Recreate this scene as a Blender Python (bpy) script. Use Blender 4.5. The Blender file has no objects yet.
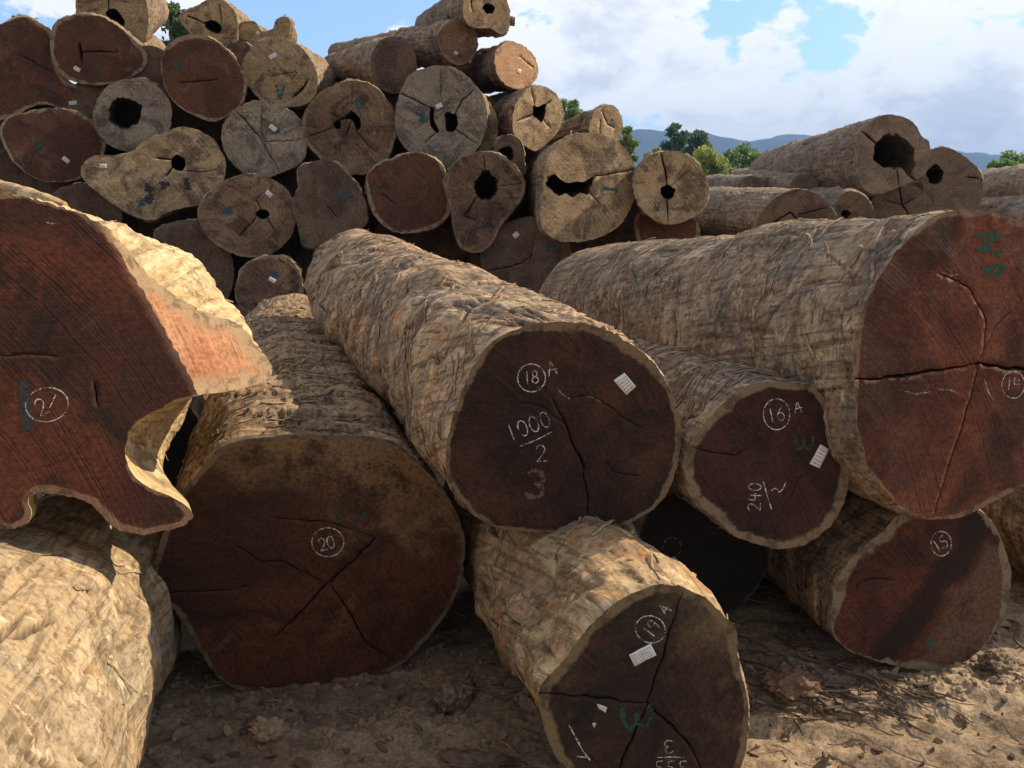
import bpy, math, random
import numpy as np
from mathutils import Vector, Matrix
from mathutils.geometry import delaunay_2d_cdt

random.seed(7)
rng = np.random.default_rng(7)
scene = bpy.context.scene
COL = scene.collection
R = math.radians

# ------------------------------------------------------------------ camera geometry
FPX, CX, CY, CAMH = 840.0, 512.0, 384.0, 1.6
PITCH = math.atan((CY - 240.0) / FPX)
cp, sp = math.cos(PITCH), math.sin(PITCH)
CAM = np.array([0, 0, CAMH])
FW = np.array([0, cp, -sp]); UP = np.array([0, sp, cp]); RT = np.array([1.0, 0, 0])

def ray(u, v):
    return FW + (u - CX) / FPX * RT - (v - CY) / FPX * UP

def at(u, v, Z):
    return CAM + Z * ray(u, v)

# ------------------------------------------------------------------ numpy noise
_perm = np.random.default_rng(3).permutation(256)
_perm = np.concatenate([_perm, _perm, _perm]).astype(np.int64)
_g = np.random.default_rng(4).normal(size=(256, 3)); _g /= np.linalg.norm(_g, axis=1)[:, None]

def perlin(p, seed=0):
    p = np.asarray(p, float) + np.array([seed * 17.31, seed * 5.77, seed * 9.13])
    i = np.floor(p).astype(np.int64); f = p - i
    u = f * f * f * (f * (f * 6 - 15) + 10)
    i &= 255
    out = 0
    for dx in (0, 1):
        wx = u[:, 0] if dx else 1 - u[:, 0]
        for dy in (0, 1):
            wy = u[:, 1] if dy else 1 - u[:, 1]
            for dz in (0, 1):
                wz = u[:, 2] if dz else 1 - u[:, 2]
                h = _perm[_perm[_perm[(i[:, 0] + dx) & 255] + ((i[:, 1] + dy) & 255)] + ((i[:, 2] + dz) & 255)]
                g = _g[h]
                out = out + wx * wy * wz * (g[:, 0] * (f[:, 0] - dx) + g[:, 1] * (f[:, 1] - dy) + g[:, 2] * (f[:, 2] - dz))
    return out * 1.6

def fbm(p, octv=4, seed=0, gain=.5):
    p = np.asarray(p, float); a = 1.0; s = 0; t = 0
    for k in range(octv):
        s = s + a * perlin(p * (2.03 ** k), seed + k * 3.7); t += a; a *= gain
    return s / t

def sstep(a, b, x):
    t = np.clip((x - a) / (b - a), 0, 1)
    return t * t * (3 - 2 * t)

# ------------------------------------------------------------------ object helpers
def link(name, verts, faces, mat=None, parent=None, smooth=True, attrs=None):
    me = bpy.data.meshes.new(name)
    verts = np.asarray(verts, np.float32)
    n = len(verts)
    if isinstance(faces, np.ndarray):
        k = faces.shape[1]; nf = len(faces)
        me.vertices.add(n); me.vertices.foreach_set('co', verts.ravel())
        me.loops.add(nf * k); me.loops.foreach_set('vertex_index', faces.astype(np.int32).ravel())
        me.polygons.add(nf)
        me.polygons.foreach_set('loop_start', np.arange(0, nf * k, k, dtype=np.int32))
        me.update(calc_edges=True)
    else:
        me.from_pydata([tuple(v) for v in verts.tolist()], [], faces)
    me.validate()
    if smooth:
        me.polygons.foreach_set('use_smooth', np.ones(len(me.polygons), bool))
    for nm, (ty, data) in (attrs or {}).items():
        a = me.attributes.new(nm, ty, 'POINT')
        a.data.foreach_set('vector' if ty == 'FLOAT_VECTOR' else 'value', np.asarray(data, np.float32).ravel())
    me.update()
    o = bpy.data.objects.new(name, me)
    COL.objects.link(o)
    if mat: me.materials.append(mat)
    if parent: o.parent = parent
    return o

def tag(o, label=None, cat=None, group=None, kind=None):
    if label: o['label'] = label
    if cat: o['category'] = cat
    if group: o['group'] = group
    if kind: o['kind'] = kind
    return o

def empty(name, mat4=None):
    o = bpy.data.objects.new(name, None); COL.objects.link(o)
    o.empty_display_size = .1
    if mat4 is not None: o.matrix_world = mat4
    return o

# ------------------------------------------------------------------ node helpers
class NT:
    def __init__(s, tree): s.t = tree; s.n = tree.nodes; s.l = tree.links
    def put(s, sock, v):
        if v is None: return
        if isinstance(v, bpy.types.NodeSocket): s.l.new(v, sock)
        elif isinstance(v, (tuple, list)) and len(v) == 3 and sock.type == 'RGBA': sock.default_value = (*v, 1)
        else: sock.default_value = v
    def nd(s, ty, ins=(), out=0, **kw):
        x = s.n.new(ty)
        for k, v in kw.items(): setattr(x, k, v)
        it = ins.items() if isinstance(ins, dict) else enumerate(ins)
        for k, v in it: s.put(x.inputs[k], v)
        return x.outputs[out] if out is not None else x
    def m(s, op, a, b=None, c=None, clamp=False):
        return s.nd('ShaderNodeMath', (a, b, c) if c is not None else (a, b), operation=op, use_clamp=clamp)
    def vm(s, op, a, b=None, out=0):
        return s.nd('ShaderNodeVectorMath', (a, b), out=out, operation=op)
    def scale(s, v, f): 
        x = s.n.new('ShaderNodeVectorMath'); x.operation = 'MULTIPLY'; s.put(x.inputs[0], v); x.inputs[1].default_value = f
        return x.outputs[0]
    def noise(s, vec, scale, det=4, rough=.55, dist=0, out=0):
        return s.nd('ShaderNodeTexNoise', {'Vector': vec, 'Scale': scale, 'Detail': det, 'Roughness': rough, 'Distortion': dist}, out=out)
    def ramp(s, f, a, b):  # smoothstep a..b -> 0..1
        x = s.n.new('ShaderNodeMapRange'); x.interpolation_type = 'SMOOTHSTEP'
        s.put(x.inputs[0], f); s.put(x.inputs[1], a); s.put(x.inputs[2], b)
        return x.outputs[0]
    def mix(s, f, a, b, mode='MIX'):
        x = s.n.new('ShaderNodeMix'); x.data_type = 'RGBA'; x.blend_type = mode
        s.put(x.inputs[0], f); s.put(x.inputs[6], a); s.put(x.inputs[7], b)
        return x.outputs[2]
    def attr(s, name, out='Fac'):
        x = s.n.new('ShaderNodeAttribute'); x.attribute_name = name
        return x.outputs[out]

def new_mat(name):
    m = bpy.data.materials.new(name); m.use_nodes = True
    t = NT(m.node_tree); t.n.clear()
    out = t.n.new('ShaderNodeOutputMaterial')
    b = t.n.new('ShaderNodeBsdfPrincipled')
    t.l.new(b.outputs[0], out.inputs[0])
    return m, t, b, out

def rnd_off(t):
    oi = t.n.new('ShaderNodeObjectInfo')
    return t.nd('ShaderNodeCombineXYZ', (t.m('MULTIPLY', oi.outputs['Random'], 41.0), t.m('MULTIPLY', oi.outputs['Random'], 83.0), t.m('MULTIPLY', oi.outputs['Random'], 23.0)))

def bark_mat(name, tan=(.42, .29, .165), alt=(.30, .17, .085), grey=(.20, .165, .13), dark=(.055, .038, .026),
             streak=(3.0, 3.0, 22.0), weather=.5, darkamt=.5, flake=(.25, .17, .105), sc=1.0, orange=(.40, .19, .075), spka=.55, bd=.006):
    m, t, b, out = new_mat(name)
    tc = t.vm('ADD', t.attr('tc', 'Vector'), rnd_off(t))
    st = t.scale(tc, streak)
    fib = t.scale(tc, (34.0, 34.0, 3.2))
    n1 = t.noise(st, 1.0 * sc, 7, .68, .6)
    n2 = t.noise(fib, 1.0 * sc, 6, .65, .4)
    n3 = t.noise(t.scale(tc, (1., 1., 1.5)), 2.4 * sc, 9, .68, .5)
    n4 = t.noise(tc, 46 * sc, 5, .7)
    n5 = t.noise(t.scale(tc, tuple(.45 * x for x in streak)), 1.0 * sc, 8, .7, .9)
    c = t.mix(t.ramp(n1, .43, .57), tan, alt)
    c = t.mix(t.m('MULTIPLY', t.ramp(n3, .47, .58), weather), c, grey)
    c = t.mix(t.m('MULTIPLY', t.ramp(n5, .495, .59), darkamt), c, dark)
    c = t.mix(t.m('MULTIPLY', t.ramp(n2, .49, .60), .72), c, tuple(.36 * x for x in alt))
    c = t.mix(t.m('MULTIPLY', t.attr('flk'), t.ramp(n4, .2, .6)), c, flake)
    st2 = t.scale(tc, (streak[0] * 1.5, streak[1] * 1.5, streak[2] * 2.6))
    n7 = t.noise(st2, 1.0 * sc, 7, .66, .9)
    n8 = t.noise(tc, 5.5 * sc, 5, .65, .6)
    c = t.mix(t.m('MULTIPLY', t.m('MULTIPLY', t.ramp(n7, .53, .60), t.ramp(n8, .44, .58)), min(1., darkamt + .15)), c, tuple(1.6 * x for x in dark))
    c = t.mix(t.m('MULTIPLY', t.ramp(t.noise(t.scale(tc, (7., 7., 11.)), 1.0 * sc, 6, .68, .7), .56, .63), .55), c, orange)
    # pale freshly torn spots
    n6 = t.noise(t.scale(tc, (9., 9., 16.)), 1.0 * sc, 6, .7, .8)
    c = t.mix(t.m('MULTIPLY', t.ramp(n6, .57, .64), .7), c, tuple(min(.66, 1.35 * x) for x in tan))
    c = t.mix(t.m('MULTIPLY', t.attr('crv'), .85), c, dark)
    spk = t.ramp(n4, .28, .62)
    c = t.mix(spka, c, t.mix(spk, tuple(.0 for _ in range(3)), (1., 1., 1.)), 'SOFT_LIGHT')
    t.put(b.inputs['Base Color'], c)
    b.inputs['Roughness'].default_value = .88
    b.inputs['Specular IOR Level'].default_value = .2
    h = t.m('ADD', t.m('MULTIPLY', n2, .5), t.m('ADD', t.m('MULTIPLY', n4, .38), t.m('SUBTRACT', t.m('MULTIPLY', n1, .12), t.m('MULTIPLY', t.ramp(n7, .52, .60), .3))))
    bp = t.nd('ShaderNodeBump', {'Strength': .8, 'Distance': bd, 'Height': h})
    t.put(b.inputs['Normal'], bp)
    return m

def face_mat(name, heart=(.09, .034, .024), heart2=(.13, .05, .03), dark=(.03, .018, .016), sap=(.30, .2, .11), sapw=.05,
             dust=(.26, .17, .10), dustamt=.35, dusth=.56, rings=.3, saw=35., sawamt=.35, rough=.62, dirt_top=0., stain=.6, pale_dirt=None, soft=1., sapvar=.9, band=None):
    m, t, b, out = new_mat(name)
    tco = t.n.new('ShaderNodeTexCoord')
    ob = tco.outputs['Object']
    p = t.vm('ADD', ob, rnd_off(t))
    big = t.noise(p, 2.2, 5, .6, .5)
    mid = t.noise(p, 7., 6, .62, .4)
    fine = t.noise(p, 70., 4, .7)
    edge = t.attr('edge')
    # growth rings about the pith
    rr = t.vm('LENGTH', t.vm('ADD', t.scale(ob, (1, 1, 0)), t.scale(t.noise(p, 2.5, 3, .5, out=1), (.16, .16, 0))), out=1)
    ringn = t.nd('ShaderNodeTexNoise', {'W': t.m('MULTIPLY', rr, 42.), 'Scale': 1.0, 'Detail': 4, 'Roughness': .7}, noise_dimensions='1D')
    # saw marks
    mp = t.n.new('ShaderNodeMapping'); mp.inputs['Rotation'].default_value = (0, 0, R(saw)); mp.inputs['Scale'].default_value = (3., 95., 3.)
    t.put(mp.inputs[0], p)
    sawn = t.noise(mp.outputs[0], 1.0, 3, .6, .2)
    far_c = t.vm('ADD', t.scale(ob, (1, 1, 0)), (1.1, -.5 - rings, 0.))
    arcn = t.nd('ShaderNodeTexNoise', {'W': t.m('ADD', t.m('MULTIPLY', t.vm('LENGTH', far_c, out=1), 120.), t.m('MULTIPLY', mid, 3.)), 'Scale': 1.0, 'Detail': 3, 'Roughness': .7}, noise_dimensions='1D')
    # radial checks
    sx = t.nd('ShaderNodeSeparateXYZ', (ob,), out=None)
    ang = t.m('ARCTAN2', sx.outputs[0], sx.outputs[1])
    radn = t.nd('ShaderNodeTexNoise', {'Vector': t.nd('ShaderNodeCombineXYZ', (t.m('MULTIPLY', ang, 16.), t.m('MULTIPLY', rr, 1.6), 0.)), 'Scale': 1.0, 'Detail': 5, 'Roughness': .7})
    c = t.mix(t.ramp(big, .42, .58), heart, heart2)
    c = t.mix(t.m('MULTIPLY', t.ramp(t.noise(p, 3.3, 6, .65, 1.2), .49, .60), stain), c, dark)
    c = t.mix(t.m('MULTIPLY', t.ramp(ringn, .45, .7), rings), c, tuple(.5 * x for x in heart))
    c = t.mix(t.m('MULTIPLY', t.ramp(radn, .5, .72), rings * .8), c, tuple(1.7 * x for x in heart2))
    c = t.mix(t.m('MULTIPLY', t.ramp(sawn, .5, .72), sawamt), c, tuple(1.9 * x for x in heart))
    c = t.mix(t.m('MULTIPLY', t.m('MULTIPLY', t.ramp(arcn, .50, .66), t.ramp(big, .42, .56)), sawamt), c, tuple(2.2 * x for x in heart))
    c = t.mix(t.m('MULTIPLY', t.m('MULTIPLY', t.ramp(arcn, .50, .38), t.ramp(mid, .44, .56)), .6), c, tuple(.6 * x for x in dark))
    c = t.mix(t.m('MULTIPLY', t.ramp(t.m('ADD', t.m('MULTIPLY', mid, .65), t.m('MULTIPLY', big, .35)), dusth, dusth + .11), dustamt), c, dust)
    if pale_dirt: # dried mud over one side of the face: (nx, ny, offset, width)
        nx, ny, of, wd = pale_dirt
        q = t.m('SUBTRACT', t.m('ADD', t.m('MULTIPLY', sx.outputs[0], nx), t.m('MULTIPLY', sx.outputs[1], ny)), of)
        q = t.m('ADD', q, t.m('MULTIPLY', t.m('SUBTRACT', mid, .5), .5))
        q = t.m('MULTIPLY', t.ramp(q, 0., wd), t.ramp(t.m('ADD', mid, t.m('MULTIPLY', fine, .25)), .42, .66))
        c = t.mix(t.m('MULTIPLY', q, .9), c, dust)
    if band: # darker band running across the end: (nx, ny, offset, half width)
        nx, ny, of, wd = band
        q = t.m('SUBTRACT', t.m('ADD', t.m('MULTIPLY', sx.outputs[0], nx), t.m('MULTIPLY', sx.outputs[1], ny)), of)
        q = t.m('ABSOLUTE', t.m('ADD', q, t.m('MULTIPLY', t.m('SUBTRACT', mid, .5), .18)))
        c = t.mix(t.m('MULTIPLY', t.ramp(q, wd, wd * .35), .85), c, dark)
    ew = t.m('MULTIPLY', t.m('ADD', t.m('MULTIPLY', t.ramp(t.noise(p, 2.6, 3, .5), .40, .60), sapvar), t.m('ADD', 1.0 - sapvar, t.m('MULTIPLY', t.m('SUBTRACT', t.noise(p, 14., 6, .7), .5), 1.5))), sapw)
    ew = t.m('MAXIMUM', ew, .0012)
    sm = t.ramp(edge, t.m('MULTIPLY', ew, 1. + .25 * soft), t.m('MULTIPLY', ew, max(.05, 1. - .2 * soft)))
    sc_ = t.mix(t.ramp(fine, .35, .65), sap, tuple(.5 * x for x in sap))
    sc_ = t.mix(t.m('MULTIPLY', t.ramp(t.noise(p, 16., 6, .72, .4), .48, .60), .75), sc_, tuple(.2 * x for x in sap))
    c = t.mix(sm, c, sc_)
    c = t.mix(t.m('MULTIPLY', t.attr('crk'), .9), c, (.012, .009, .007))
    c = t.mix(.4, c, t.mix(t.ramp(fine, .3, .65), (0., 0., 0.), (1., 1., 1.)), 'SOFT_LIGHT')
    t.put(b.inputs['Base Color'], c)
    t.put(b.inputs['Roughness'], t.m('ADD', rough, t.m('MULTIPLY', mid, .3)))
    b.inputs['Specular IOR Level'].default_value = .3
    h = t.m('ADD', t.m('ADD', t.m('MULTIPLY', sawn, .4), t.m('MULTIPLY', arcn, .5)), t.m('ADD', t.m('MULTIPLY', fine, .35), t.m('MULTIPLY', mid, 1.0)))
    t.put(b.inputs['Normal'], t.nd('ShaderNodeBump', {'Strength': .5, 'Distance': .006, 'Height': h}))
    return m

def simple_mat(name, c1, c2, scale=8., rough=.9, bump=.4, dist=.01, streak=(1, 1, 1)):
    m, t, b, out = new_mat(name)
    tco = t.n.new('ShaderNodeTexCoord')
    p = t.scale(tco.outputs['Object'], streak)
    n = t.noise(p, scale, 7, .65, .4); n2 = t.noise(p, scale * 9, 4, .7)
    c = t.mix(t.ramp(n, .35, .65), c1, c2)
    c = t.mix(.4, c, t.mix(n2, (0., 0., 0.), (1., 1., 1.)), 'SOFT_LIGHT')
    t.put(b.inputs['Base Color'], c); b.inputs['Roughness'].default_value = rough
    b.inputs['Specular IOR Level'].default_value = .2
    t.put(b.inputs['Normal'], t.nd('ShaderNodeBump', {'Strength': bump, 'Distance': dist, 'Height': t.m('ADD', n, t.m('MULTIPLY', n2, .4))}))
    return m

def stroke_mat(name, col, cover=.5, scale=260.):
    m, t, b, out = new_mat(name)
    tco = t.n.new('ShaderNodeTexCoord')
    n = t.noise(tco.outputs['Object'], scale, 3, .7); n2 = t.noise(tco.outputs['Object'], scale * .12, 3, .6)
    f = t.ramp(t.m('ADD', t.m('MULTIPLY', n, .6), t.m('MULTIPLY', n2, .4)), cover - .06, cover + .05)
    b.inputs['Base Color'].default_value = (*col, 1); b.inputs['Roughness'].default_value = .95
    tr = t.n.new('ShaderNodeBsdfTransparent'); mx = t.n.new('ShaderNodeMixShader')
    t.l.new(f, mx.inputs[0]); t.l.new(tr.outputs[0], mx.inputs[1]); t.l.new(b.outputs[0], mx.inputs[2])
    t.l.new(mx.outputs[0], out.inputs[0])
    return m

def tag_mat():
    m, t, b, out = new_mat('paper')
    uv = t.attr('tuv', 'Vector')
    sx = t.nd('ShaderNodeSeparateXYZ', (uv,), out=None)
    row = t.m('SINE', t.m('MULTIPLY', sx.outputs[1], 38.))
    n = t.noise(t.scale(uv, (44., 12., 1.)), 1.0, 3, .7)
    ink = t.m('MULTIPLY', t.ramp(row, -.1, .3), t.ramp(n, .44, .52))
    inside = t.m('MULTIPLY', t.ramp(t.m('ABSOLUTE', t.m('SUBTRACT', sx.outputs[0], .5)), .44, .40), t.ramp(t.m('ABSOLUTE', t.m('SUBTRACT', sx.outputs[1], .5)), .42, .38))
    dirt = t.ramp(t.noise(t.scale(uv, (3, 3, 1)), 1.0, 4, .6), .5, .75)
    c = t.mix(t.m('MULTIPLY', dirt, .6), (.66, .64, .60), (.45, .38, .30))
    c = t.mix(t.m('MULTIPLY', t.m('MULTIPLY', ink, inside), .8), c, (.08, .08, .09))
    t.put(b.inputs['Base Color'], c); b.inputs['Roughness'].default_value = .6
    return m

M_CHALK = stroke_mat('chalk', (.56, .54, .51), .485)
M_CHALKF = stroke_mat('faint_chalk', (.42, .34, .26), .52)
M_GREEN = stroke_mat('green_paint', (.022, .075, .045), .40, 90.)
M_GREENF = stroke_mat('faded_green_paint', (.02, .05, .03), .46, 90.)
M_TEAL = stroke_mat('teal_paint', (.022, .075, .08), .44, 60.)
M_BLACK = stroke_mat('black_paint', (.025, .028, .03), .42, 60.)
M_OCHRE = stroke_mat('ochre_paint', (.13, .075, .045), .45, 90.)
M_TAG = tag_mat()
M_HOLLOW = simple_mat('rotten_wood', (.13, .085, .05), (.05, .033, .02), 14., .95, .9, .03, (1, 1, .3))

# ------------------------------------------------------------------ glyph strokes
def arc(cx, cy, rx, ry, a0, a1, n=12):
    return [(cx + rx * math.cos(R(a0 + (a1 - a0) * k / n)), cy + ry * math.sin(R(a0 + (a1 - a0) * k / n))) for k in range(n + 1)]
GL = {
    '0': [arc(.3, .5, .27, .5, -80, 285, 18)],
    '1': [[(.3, 0), (.3, .5), (.28, 1)]],
    '2': [arc(.3, .28, .26, .28, 190, 380, 8) + [(.35, .65), (.02, 1), (.3, .96), (.62, .98)]],
    '3': [arc(.25, .26, .3, .26, 200, 440, 8) + arc(.25, .74, .34, .26, 270, 510, 9)],
    '4': [[(.12, 0), (.05, .55), (.6, .52)], [(.42, .15), (.42, 1)]],
    '5': [[(.55, 0), (.12, .03), (.1, .42)] + arc(.25, .7, .32, .3, 250, 510, 10)],
    '6': [[(.5, 0), (.2, .35)] + arc(.3, .7, .24, .3, 200, 560, 14)],
    '8': [arc(.3, .25, .2, .25, 90, -250, 12) + arc(.3, .75, .26, .25, -90, 270, 14)],
    '9': [arc(.3, .28, .24, .28, 0, -340, 12) + [(.54, .35), (.5, .7), (.4, 1)]],
    'A': [[(0, 1), (.32, 0), (.6, 1)], [(.02, .62), (.66, .58)]],
    'N': [[(0, 1), (.05, 0), (.55, 1), (.6, 0)]],
    'W': [[(0, 0), (.0, .7), (.2, 1), (.42, .8), (.42, .35), (.5, .8), (.72, .95), (.9, .6), (.88, .1)]],
    'C': [arc(.4, .5, .38, .5, -50, -310, 12)],
    'P': [[(.1, 1), (.1, 0)], [(.1, .05)] + arc(.2, .27, .34, .25, -70, 90, 8) + [(.1, .55)]],
    'b': [[(.1, 0), (.1, 1)], arc(.33, .7, .24, .3, 180, 540, 12)],
    'd': [[(.55, 0), (.55, 1)], arc(.3, .7, .24, .3, 0, 360, 12)],
    'V': [[(0, 0), (.3, 1), (.6, 0)]],
    'T': [[(0, .05), (.7, .0)], [(.35, 0), (.3, 1)]],
    'H': [[(0, 0), (0, 1)], [(0, .5), (.7, .5)], [(.7, 0), (.7, 1)]],
    'X': [[(0, .4), (.25, .7), (.7, 0)], [(.1, .9), (.6, .5)]],
    '-': [[(0, .5), (.4, .47), (.9, .5)]],
}
def text(s, u, v, h, ang=0, adv=.78, wide=1.0):
    res = []; n = len(s); ca, sa = math.cos(R(ang)), math.sin(R(ang))
    for k, ch in enumerate(s):
        ox = (k - (n - 1) / 2) * adv * h
        for pl in GL[ch]:
            q = []
            for (x, y) in pl:
                X = ox + (x - .3) * h * wide + random.uniform(-.02, .02) * h; Y = (y - .5) * h
                q.append((u + X * ca - Y * sa, v + X * sa + Y * ca))
            res.append(q)
    return res
def ring_px(u, v, rx, ry, ang=0):
    a0 = random.uniform(0, 360); pts = []
    for k in range(27):
        a = R(a0 + k * 14.2); r = 1 + .06 * math.sin(k * .24 + a0)
        x, y = rx * r * math.cos(a), ry * r * math.sin(a)
        pts.append((u + x * math.cos(R(ang)) - y * math.sin(R(ang)), v + x * math.sin(R(ang)) + y * math.cos(R(ang))))
    return [pts]

# ------------------------------------------------------------------ curve utilities
def closed_spline(pts, n):
    P = np.asarray(pts, float); m = len(P)
    out = []
    for i in range(m):
        p0, p1, p2, p3 = P[i - 1], P[i], P[(i + 1) % m], P[(i + 2) % m]
        for t in np.linspace(0, 1, 14, endpoint=False):
            out.append(.5 * ((2 * p1) + (-p0 + p2) * t + (2 * p0 - 5 * p1 + 4 * p2 - p3) * t * t + (-p0 + 3 * p1 - 3 * p2 + p3) * t ** 3))
    return resample(np.array(out), n, True)

def resample(P, n, closed=False):
    P = np.asarray(P, float)
    Q = np.vstack([P, P[:1]]) if closed else P
    d = np.r_[0, np.cumsum(np.linalg.norm(np.diff(Q, axis=0), axis=1))]
    s = np.linspace(0, d[-1], n, endpoint=not closed)
    return np.stack([np.interp(s, d, Q[:, k]) for k in range(Q.shape[1])], 1)

def inside(poly, P):
    x, y = P[:, 0], P[:, 1]; r = np.zeros(len(P), bool); n = len(poly)
    for i in range(n):
        x1, y1 = poly[i]; x2, y2 = poly[(i + 1) % n]
        if y1 == y2: continue
        c = ((y1 > y) != (y2 > y)) & (x < (x2 - x1) * (y - y1) / (y2 - y1) + x1)
        r ^= c
    return r

def seg_dist(P, A, closed=True):
    B = np.roll(A, -1, axis=0) if closed else A[1:]
    A2 = A if closed else A[:-1]
    best = np.full(len(P), 1e9)
    for a, b in zip(A2, B):
        ab = b - a; L2 = ab @ ab + 1e-18
        t = np.clip(((P - a) @ ab) / L2, 0, 1)
        d = P - a - t[:, None] * ab
        best = np.minimum(best, (d * d).sum(1))
    return np.sqrt(best)

def circ(u, v, r, ry=None, n=14, j=.06, seed=1):
    q = random.Random(seed); ry = ry or r
    return [(u + r * (1 + q.uniform(-j, j)) * math.cos(2 * math.pi * k / n), v + ry * (1 + q.uniform(-j, j)) * math.sin(2 * math.pi * k / n)) for k in range(n)]

# ------------------------------------------------------------------ the log builder
LOGN = [0]
def make_log(label, group, outline, Z, far, R2=None, bm=None, fm=None, n=120, rings=80, gap=.03, holes=(), cracks=(), marks=(), tags=(),
             lump=.02, flakeh=.012, flaket=.12, crev=.012, tw=.0, trans=8., blend=1.0, tilt=(0, 0), hinge=None, hslope=.9, facet_m=None,
             bend=(0, 0), chips=0, chipcol=None, jit=.006, name='log', near_pow=1.5, hollow_depth=1.2, knots=0, ctr=None, step=None, flk_aniso=(5., 5., 9.), facerough=1., bulge=None, strips=0, strip_ang=1.1, nfis=0, fis_ang=.5, fis_len=.3, fis_w=.007, fine_d=1.):
    LOGN[0] += 1; sd = LOGN[0] * 1.37
    px = closed_spline(outline, n)
    cu, cv = px.mean(0) if ctr is None else ctr
    O = at(cu, cv, Z); E = at(*far)
    ax = E - O; L = np.linalg.norm(ax); ax /= L
    X = np.cross(ax, [0, 0, 1.]); X /= np.linalg.norm(X); Y = np.cross(ax, X)
    B = np.stack([X, Y, ax], 1)
    M = Matrix(((*B[0], O[0]), (*B[1], O[1]), (*B[2], O[2]), (0, 0, 0, 1)))
    root = empty(name, M); tag(root, label, 'log' if name == 'log' else None, group)
    CL = B.T @ (CAM - O)
    HG = None
    def loc(u, v, flat=False):
        d = B.T @ ray(u, v)
        # plane z = tx x + ty y
        t = (tilt[0] * CL[0] + tilt[1] * CL[1] - CL[2]) / (d[2] - tilt[0] * d[0] - tilt[1] * d[1])
        p = CL + t * d
        if HG is not None and not flat:
            nx, ny, c = HG
            if nx * p[0] + ny * p[1] - c > 0:
                k = hslope
                den = d[2] - k * (nx * d[0] + ny * d[1])
                t = (k * (nx * CL[0] + ny * CL[1] - c) - CL[2]) / den
                p = CL + t * d
        return p
    if hinge:
        a = loc(*hinge[0], flat=True); b = loc(*hinge[1], flat=True)
        e = (b - a)[:2]; nn = np.array([e[1], -e[0]]); nn /= np.linalg.norm(nn)
        s3 = loc(*hinge[2], flat=True)[:2]
        if nn @ (s3 - a[:2]) < 0: nn = -nn
        HG = (nn[0], nn[1], nn @ a[:2])
    ol = np.array([loc(u, v) for u, v in px])
    xy = ol[:, :2].copy()
    cen = xy.mean(0) if ctr is None else np.zeros(2)
    rad = xy - cen; rl = np.linalg.norm(rad, axis=1)[:, None]; rn = rad / np.maximum(rl, 1e-6)
    jn = fbm(np.c_[xy * 26, np.zeros(n)], 3, sd)[:, None] + .7 * fbm(np.c_[xy * 90, np.zeros(n)], 2, sd + 2)[:, None]
    xy = xy + rn * jn * jit
    Rm = float(np.sqrt(abs(.5 * np.sum(xy[:, 0] * np.roll(xy[:, 1], -1) - xy[:, 1] * np.roll(xy[:, 0], -1))) / math.pi))
    def zface(P):
        z = tilt[0] * P[:, 0] + tilt[1] * P[:, 1] + facerough * .0035 * fbm(np.c_[P * 5, np.zeros(len(P))], 3, sd)
        if HG is not None:
            s = np.maximum(0, HG[0] * P[:, 0] + HG[1] * P[:, 1] - HG[2])
            z = z + hslope * s + .02 * sstep(0, .03, s) * fbm(np.c_[P[:, 0] * 40 * abs(HG[1]) + P[:, 1] * 6, P[:, 1] * 8, P[:, 0] * 6], 3, sd + 5)
        return z
    # ---- trunk
    R2 = R2 or Rm * .92
    ang = np.unwrap(np.arctan2(rad[:, 1], rad[:, 0]))
    sgn = 1 if ang[-1] > ang[0] else -1
    s_arc = np.arange(n) / n
    a_lin = np.mean(ang - sgn * 2 * math.pi * s_arc) + sgn * 2 * math.pi * s_arc
    circle = np.stack([np.cos(a_lin), np.sin(a_lin)], 1)
    kk = np.linspace(0, 1, rings); ss = np.concatenate([[0, .004, .012, .025], .04 + (L - .04) * kk[1:] ** near_pow])
    K = len(ss)
    f = ss / L
    w = sstep(0, 1, np.clip(f / blend, 0, 1))[:, None, None]
    Rs = (Rm + (R2 - Rm) * f)[:, None, None]
    base = (1 - w) * (xy - cen)[None] * (1 + (R2 / Rm - 1) * f[:, None, None] * (1 if blend >= 1 else .3)) + w * circle[None] * Rs
    rl2 = np.linalg.norm(base, axis=2); rn2 = base / np.maximum(rl2, 1e-6)[..., None]
    th = np.arctan2(base[..., 1], base[..., 0]) + tw * ss[:, None]
    Rr = Rm
    tcv = np.stack([np.cos(th) * Rr, np.sin(th) * Rr, np.broadcast_to(ss[:, None], th.shape)], -1).reshape(-1, 3)
    S = np.repeat(ss, n)
    fade = 1 - np.exp(-S / .03)
    d = lump * fbm(tcv * np.array([2.2, 2.2, 1.6]) / max(.5, Rm * 2), 3, sd) * 1.6
    d += lump * .15 * fbm(tcv * np.array([4, 4, trans * .6]), 3, sd + 1)
    fl = fbm(tcv * np.array(flk_aniso), 5, sd + 2, .55)
    patch = sstep(flaket, flaket + .05, fl)
    d += flakeh * patch * (.85 + .25 * fbm(tcv * 14, 2, sd + 3))
    cn = perlin(tcv * np.array([13, 13, 1.5]) + .6 * perlin(tcv * 5, sd)[:, None], sd + 4)
    cn2 = perlin(tcv * np.array([4.5, 4.5, 15.]) + .8 * perlin(tcv * 4, sd + 1)[:, None], sd + 7)
    cm = sstep(.14, .38, fbm(tcv * 3, 2, sd + 5)); cm2 = sstep(.16, .4, fbm(tcv * 2.6, 2, sd + 6))
    cv_ = np.maximum(sstep(.93, .995, 1 - np.abs(cn)) * cm, sstep(.94, .995, 1 - np.abs(cn2)) * cm2)
    d -= crev * cv_
    d += fine_d * (.0016 * fbm(tcv * np.array([16, 16, 62]), 3, sd + 8) + .0022 * fbm(tcv * np.array([60, 60, 4]), 2, sd + 9))
    kr = np.random.default_rng(int(sd * 100))
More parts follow.
